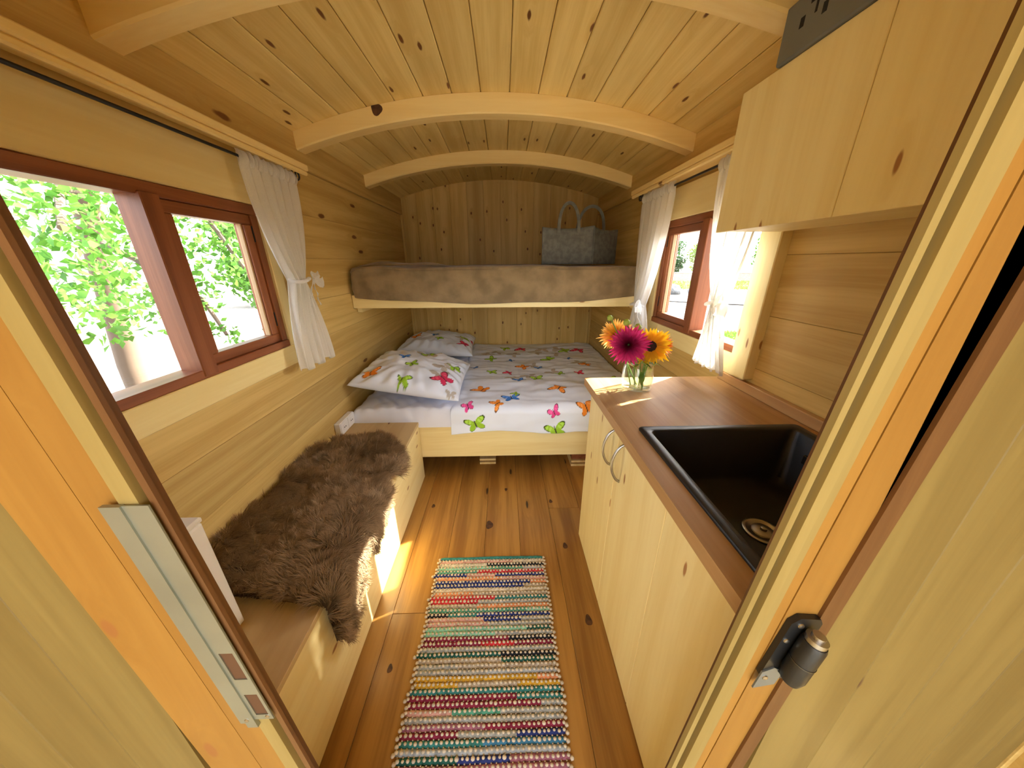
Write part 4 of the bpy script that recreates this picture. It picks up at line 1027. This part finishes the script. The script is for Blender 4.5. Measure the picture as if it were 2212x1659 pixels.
# ------------------------------------------------------------------ woven rag rug
PAL = {'tl': (0.05, 0.22, 0.20), 'gr': (0.10, 0.33, 0.22), 'mt': (0.26, 0.55, 0.38), 'pk': (0.62, 0.34, 0.28), 'cr': (0.66, 0.58, 0.44), 'bk': (0.025, 0.025, 0.03), 'rd': (0.58, 0.04, 0.05), 'nv': (0.035, 0.05, 0.19),
       'or': (0.75, 0.30, 0.13), 'mr': (0.25, 0.03, 0.06), 'gy': (0.36, 0.37, 0.34), 'dg': (0.03, 0.12, 0.09), 'tn': (0.44, 0.36, 0.26), 'yl': (0.62, 0.36, 0.04), 'bl': (0.06, 0.20, 0.32), 'mv': (0.36, 0.14, 0.19), 'gb': (0.38, 0.42, 0.44)}
PK_ = list(PAL); PM = [plain('rag_'+k, PAL[k], 0.95, spec=0.1, bump=0.5, bscale=400, vary=0.2, vscale=60) for k in PK_]
ROWS = [[('tl', 1)], [('pk', .7), ('cr', 1)], [('cr', .45), ('bk', 1)], [('mt', .5), ('gr', .8), ('gb', 1)], [('gr', .38), ('rd', 1)], [('nv', .3), ('pk', .55), ('nv', 1)], [('or', .6), ('pk', 1)], [('nv', .85), ('or', 1)], [('nv', .8), ('tn', 1)], [('cr', 1)], [('or', .35), ('tn', 1)],
        [('rd', .55), ('tl', 1)], [('rd', .4), ('gy', 1)], [('tn', .4), ('or', 1)], [('gr', .8), ('mt', 1)], [('bk', .18), ('tl', .4), ('nv', 1)], [('pk', .45), ('nv', .75), ('gy', 1)], [('pk', .5), ('gy', 1)], [('mt', .8), ('dg', 1)], [('mt', .55), ('gy', 1)], [('mr', .65), ('bk', 1)], [('mr', .45), ('rd', .7), ('mr', 1)], [('gy', 1)], [('dg', .6), ('bk', 1)], [('tn', .6), ('dg', 1)], [('gy', .3), ('tn', 1)],
        [('gy', .5), ('gb', 1)], [('yl', .85), ('or', 1)], [('yl', .3), ('tn', .7), ('yl', 1)], [('tl', 1)], [('mr', .7), ('tl', 1)], [('mr', .85), ('gy', 1)], [('pk', .3), ('gr', .6), ('gy', 1)], [('gy', 1)], [('mv', .5), ('mr', 1)], [('mr', .35), ('gy', .7), ('nv', 1)], [('tl', .5), ('bl', 1)], [('gb', 1)], [('dg', .35), ('nv', .65), ('mv', 1)], [('mv', 1)], [('gb', .4), ('mv', .55), ('gb', 1)], [('tn', .35), ('bl', 1)], [('gy', .5), ('bl', 1)],
        [('tn', .6), ('gb', 1)], [('gy', 1)], [('bl', .5), ('gb', 1)], [('pk', .5), ('gy', 1)], [('gr', 1)]]
rug = thing('rag_rug', 'striped multicoloured rag rug with cream bumps lying on the floor planks', 'rug', (-0.06, 0.8, 0.001))
pitch = 0.0186; YT = 1.222
Bv = []
for r_i, segs in enumerate(ROWS):
    y = YT-pitch*(r_i+0.5); f = (YT-y)/0.74
    xl, xr = -0.318-0.012*f+0.004*rng.normal(), 0.205+0.003*rng.normal()
    n = 40; V = []; mi = []
    prof = [(-0.5, 0.0), (-0.46, 0.45), (-0.2, 0.95), (0.2, 0.95), (0.46, 0.45), (0.5, 0.0)]
    ph = rng.rand()*6
    for i in range(n+1):
        u = i/n; x = xl+(xr-xl)*u; e = min(1, min(u, 1-u)*30)
        for (a, b) in prof: V.append((x, y+a*pitch*0.98*(0.55+0.45*e)+0.0012*math.sin(u*9+ph), 0.0012+b*0.0062*(0.4+0.6*e)*(1+0.10*math.sin(u*100+ph))))
    F = [(i*6+j, i*6+j+1, (i+1)*6+j+1, (i+1)*6+j) for i in range(n) for j in range(5)]
    for i in range(n):
        u = (i+0.5)/n
        key = next((k for k, e in segs if u <= e), segs[-1][0]); mi += [PK_.index(key)]*5
    used = sorted(set(mi)); o = mesh('rag_strip', V, F, [PM[k] for k in used], rug, smooth=True, mi=[used.index(k) for k in mi])
    nb = 33
    for k in range(nb):
        if r_i > 0 or True:
            x = xl+0.008+(xr-xl-0.016)*(k+(0.5 if r_i % 2 else 0.0)*0.0)/(nb-1)
            if r_i > 0: Bv.append((x+rng.normal()*0.0006, y+0.001+rng.normal()*0.0006, 0.0068, 0.0056*(1+0.12*rng.normal())))
            Bv.append((x+0.008+rng.normal()*0.0006, y-pitch*0.5, 0.0046, 0.0027))
    for xx in (xl-0.001, xr+0.001): Bv.append((xx, y-pitch*0.25, 0.005, 0.0072))
ks, rings_ = 7, [(-0.9, 0.45), (0.0, 1.0), (0.62, 0.80), (0.93, 0.42), (1.0, 0.02)]
T = np.array([(r_*math.cos(2*math.pi*j/ks), 0.92*r_*math.sin(2*math.pi*j/ks), z*0.75) for z, r_ in rings_ for j in range(ks)])
TF = [(i*ks+j, i*ks+(j+1) % ks, (i+1)*ks+(j+1) % ks, (i+1)*ks+j) for i in range(len(rings_)-1) for j in range(ks)]
TF = np.array(TF); B = np.array(Bv)
BV = (B[:, None, :3]+T[None]*B[:, 3][:, None, None]).reshape(-1, 3); BF = (TF[None]+(np.arange(len(B))*len(T))[:, None, None]).reshape(-1, 4)
o = mesh('cream_bumps', BV, BF, plain('cream_cotton', (0.58, 0.48, 0.34), 0.9, spec=0.1, vary=0.12, vscale=40), rug, smooth=True); o['kind'] = 'stuff'

# ------------------------------------------------------------------ outside: gravel yard, lawn, trees
GZ = -0.75
Ng = NT('gravel'); co = Ng.n('TexCoord').outputs['Object']
gv = Ng.n('TexVoronoi', {'feature': 'F1'}, {'Vector': co, 'Scale': 6.0}); g2 = Ng.noise(co, 0.35, 4.0)
gr = Ng.n('SeparateColor', None, {0: gv.outputs['Color']}).outputs[0]
gc = Ng.mix(gr, (0.13, 0.112, 0.09, 1), (0.40, 0.35, 0.285, 1)); gc = Ng.mix(Ng.remap(g2, 0.4, 0.65), gc, (0.30, 0.255, 0.20, 1))
gb = Ng.n('Bump', None, {'Strength': 0.6, 'Distance': 0.03, 'Height': gv.outputs['Distance']}).outputs[0]
m_gravel = Ng.end(Ng.n('BsdfPrincipled', None, {'Base Color': gc, 'Roughness': 0.95, 'Normal': gb}).outputs[0])
nu = 81; gx = np.linspace(-90, 90, nu); GX, GY = np.meshgrid(gx, gx, indexing='ij')
GZZ = GZ+0.25*noise_grid(GX, GY, 0.05, 0.05, 3.0)*np.clip((np.hypot(GX, GY)-8)/20, 0, 1)
o = mesh('ground', np.stack([GX, GY, GZZ], -1), grid_faces(nu, nu), m_gravel, None, (0, 0, GZ), smooth=True); o['kind'] = 'structure'
def lawn(poly, label, seed, nb, hgt):
    P = np.array(poly); lo, hi = P.min(0), P.max(0); t = thing('lawn_strip', label, 'grass', (P[:, 0].mean(), P[:, 1].mean(), GZ+0.01)); t['kind'] = 'stuff'
    n = len(poly); V = [(p[0], p[1], GZ-0.05) for p in poly]+[(p[0], p[1], GZ+0.06) for p in poly]
    mesh('turf', V, [tuple(range(n, 2*n))]+[(i, (i+1) % n, n+(i+1) % n, n+i) for i in range(n)], m_lawn, t)
    r = np.random.RandomState(seed); q = r.rand(nb, 2)*(hi-lo)+lo
    a = r.rand(nb)*6.28; ww = hgt*0.22; h = hgt*(0.6+0.8*r.rand(nb)); dx, dy = np.cos(a)*ww, np.sin(a)*ww; lx_, ly_ = r.normal(0, hgt*0.4, (2, nb))
    z0 = np.full(nb, GZ+0.05)
    V = np.stack([np.stack([q[:, 0]-dx, q[:, 1]-dy, z0], 1), np.stack([q[:, 0]+dx, q[:, 1]+dy, z0], 1), np.stack([q[:, 0]+lx_, q[:, 1]+ly_, z0+h], 1)], 1).reshape(-1, 3)
    o = mesh('grass_blades', V, np.arange(nb*3).reshape(-1, 3), m_lawn, t); o['kind'] = 'stuff'
m_lawn = leafy('lawn_green', (0.10, 0.22, 0.03), (0.20, 0.34, 0.05), 0.3)
lawn([(5.2, 6.6), (9.5, 6.2), (10.5, 9.6), (6.6, 9.9)], 'green lawn patch close to the right window', 1, 9000, 0.10)
lawn([(9, 29), (44, 25.5), (45, 30.5), (10, 36)], 'green lawn strip at the far side of the gravel yard', 2, 12000, 0.16)
m_bark = plain('bark', (0.11, 0.075, 0.05), 0.9, bump=0.5, bscale=20)
def leaves(name, blobs, n, size, mat, par, seed):
    r = np.random.RandomState(seed); W = np.array([b[4] if len(b) > 4 else b[3]**2 for b in blobs], float); W /= W.sum()
    ix = r.choice(len(blobs), n, p=W); Bb = np.array([b[:4] for b in blobs])[ix]
    d = r.normal(size=(n, 3)); d /= np.linalg.norm(d, axis=1)[:, None]; rad = Bb[:, 3]*(r.rand(n)**0.4)
    c = Bb[:, :3]+d*rad[:, None]
    a = r.normal(size=(n, 3)); a /= np.linalg.norm(a, axis=1)[:, None]; b = np.cross(a, r.normal(size=(n, 3))); b /= np.linalg.norm(b, axis=1)[:, None]
    nn_ = np.cross(a, b); s_ = size*(0.7+0.6*r.rand(n))[:, None]
    V = np.stack([c-a*s_*0.5, c-b*s_*0.30+nn_*s_*0.06, c+a*s_*0.5-nn_*s_*0.1, c+b*s_*0.30+nn_*s_*0.06], 1).reshape(-1, 3)
    o = mesh(name, V, np.arange(n*4).reshape(-1, 4), mat, par); o['kind'] = 'stuff'; return o
m_leaf = leafy('leaf_green', (0.05, 0.16, 0.02), (0.14, 0.32, 0.045), 0.4)
m_leaf2 = leafy('leaf_dark', (0.030, 0.085, 0.03), (0.06, 0.15, 0.045), 0.25)
m_leaf3 = leafy('leaf_yellowgreen', (0.16, 0.28, 0.03), (0.30, 0.42, 0.06), 0.35)
t = thing('leafy_tree', 'leafy green tree with low hanging branches outside the left window', 'tree', (-4.0, 3.4, GZ))
mb = MB(); mb.tube([(-4.0, 3.4, GZ), (-3.95, 3.38, 0.4), (-3.7, 3.3, 1.6), (-3.4, 3.2, 2.6), (-3.1, 3.2, 3.3)], [0.13, 0.11, 0.09, 0.06, 0.03], 10)
mb.build('trunk', m_bark, t, smooth=True)
for pts in ([(-3.5, 3.24, 2.3), (-2.9, 3.15, 2.15), (-2.45, 3.08, 1.75), (-2.2, 3.0, 1.35), (-2.06, 2.92, 1.0)], [(-3.7, 3.3, 1.6), (-3.1, 3.0, 1.45), (-2.6, 2.95, 1.1), (-2.42, 2.86, 0.82)], [(-3.6, 3.27, 2.0), (-3.0, 2.6, 1.9), (-2.5, 2.1, 1.6)]):
    mb = MB(); mb.tube(pts, [0.03-0.005*k for k in range(len(pts))], 6); mb.build('branch', m_bark, t, smooth=True)
bl = [(-2.40, 3.12, 1.70, .20), (-2.33, 3.10, 1.56, .17), (-2.28, 3.05, 1.42, .16), (-2.19, 3.0, 1.27, .12), (-2.10, 2.93, 1.10, .08), (-2.72, 3.1, 1.8, .35), (-2.62, 2.95, 1.40, .28), (-2.55, 2.9, 1.15, .16), (-2.45, 2.86, .86, .13), (-2.36, 2.84, .74, .08),
      (-2.9, 2.6, 1.8, .4), (-2.6, 2.2, 1.6, .35), (-3.0, 3.2, 2.4, .6, .5), (-3.4, 3.2, 3.2, .9, .9), (-3.0, 2.8, 1.2, .4), (-2.08, 2.9, .86, .05), (-2.5, 2.0, 1.2, .3)]
leaves('foliage', bl, 5200, 0.062, m_leaf, t, 5)
def far_tree(x, y, h, r, mat, label, seed, name='tree', cone=False):
    t = thing(name, label, 'tree', (x, y, GZ)); rr_ = np.random.RandomState(seed)
    mb = MB(); mb.tube([(x, y, GZ-0.2), (x, y, GZ+h*0.5), (x+0.1, y, GZ+h*0.8)], [0.16, 0.11, 0.04], 8); mb.build('trunk', m_bark, t, smooth=True)
    bl = []
    for k in range(16):
        u = rr_.rand(); a = rr_.rand()*6.28; q = r*(1-u*0.85 if cone else math.sqrt(max(0.05, 1-(2*u-1)**2)))*0.6
        bl.append((x+math.cos(a)*q, y+math.sin(a)*q, GZ+h*(0.12+0.82*u), r*(0.5*(1-u*0.7) if cone else 0.42)))
    leaves('foliage', bl, 4200, 0.30 if not cone else 0.26, mat, t, seed)
far_tree(21.5, 43.5, 8.5, 2.3, m_leaf2, 'dark green conifer far beyond the right window', 11, 'conifer_tree', True)
far_tree(26.8, 45.0, 5.2, 2.3, m_leaf3, 'yellow green round tree right of the far conifer', 12, 'tree')
far_tree(16.0, 47.0, 7.0, 2.8, m_leaf, 'green broad tree left of the far conifer', 13, 'tree')
far_tree(33.0, 41.0, 6.0, 2.6, m_leaf, 'green bushy tree far behind the tied curtain', 14, 'tree')
far_tree(44.0, 39.0, 6.5, 3.0, m_leaf2, 'dark green tree farthest along the yard edge', 15, 'tree')
far_tree(-13, 19, 5.5, 2.4, m_leaf, 'green tree at the far edge of the yard beyond the left window', 16, 'tree')
t = thing('yard_wall', 'low pinkish wall behind the far lawn strip', 'wall', (28, 36, GZ))
o = box('wall_block', (-19, 19), (-0.15, 0.15), (-0.1, 0.85), plain('pink_render', (0.50, 0.33, 0.27), 0.9, vary=0.15), None, 0.02); place(o, t, (28.5, 37.6, GZ+0.38)); o.rotation_euler = (0, 0, R(-9))
o = box('coping', (-19, 19), (-0.2, 0.2), (0, 0.06), plain('pale_stone', (0.5, 0.47, 0.42), 0.9), None, 0.01); place(o, t, (28.5, 37.6, GZ+0.89)); o.rotation_euler = (0, 0, R(-9))
for k, (x, y, s_) in enumerate(((12.0, 23.2, 1.0), (13.4, 23.0, .75), (14.5, 23.4, .6))):
    bm = bmesh.new(); bmesh.ops.create_icosphere(bm, subdivisions=3, radius=0.55*s_)
    for v in bm.verts:
        v.co *= 1+0.25*mnoise.noise(v.co*2.2+Vector((k*3, 0, 0))); v.co.z *= 0.75
    me = bpy.data.meshes.new('boulder'); bm.to_mesh(me); bm.free(); me.materials.append(plain('grey_rock_%d' % k, (0.17, 0.18, 0.19), 0.9, vary=0.3, vscale=3)); o = link('boulder', me, None, (x, y, GZ+0.25*s_))
    tag(o, ['largest grey boulder at the edge of the gravel yard', 'middle grey boulder of the three in the yard', 'smallest grey boulder of the three in the yard'][k], 'boulder', 'boulders in the yard')
mb = MB(); mb.tube([(4+k*1.4, 21.5-0.75*k+0.4*math.sin(k*0.9), GZ+0.03) for k in range(18)], 0.035, 6)
o = mb.build('hose', plain('black_rubber', (0.03, 0.03, 0.03), 0.6), None, None, smooth=True); tag(o, 'dark hose lying across the gravel yard', 'hose')
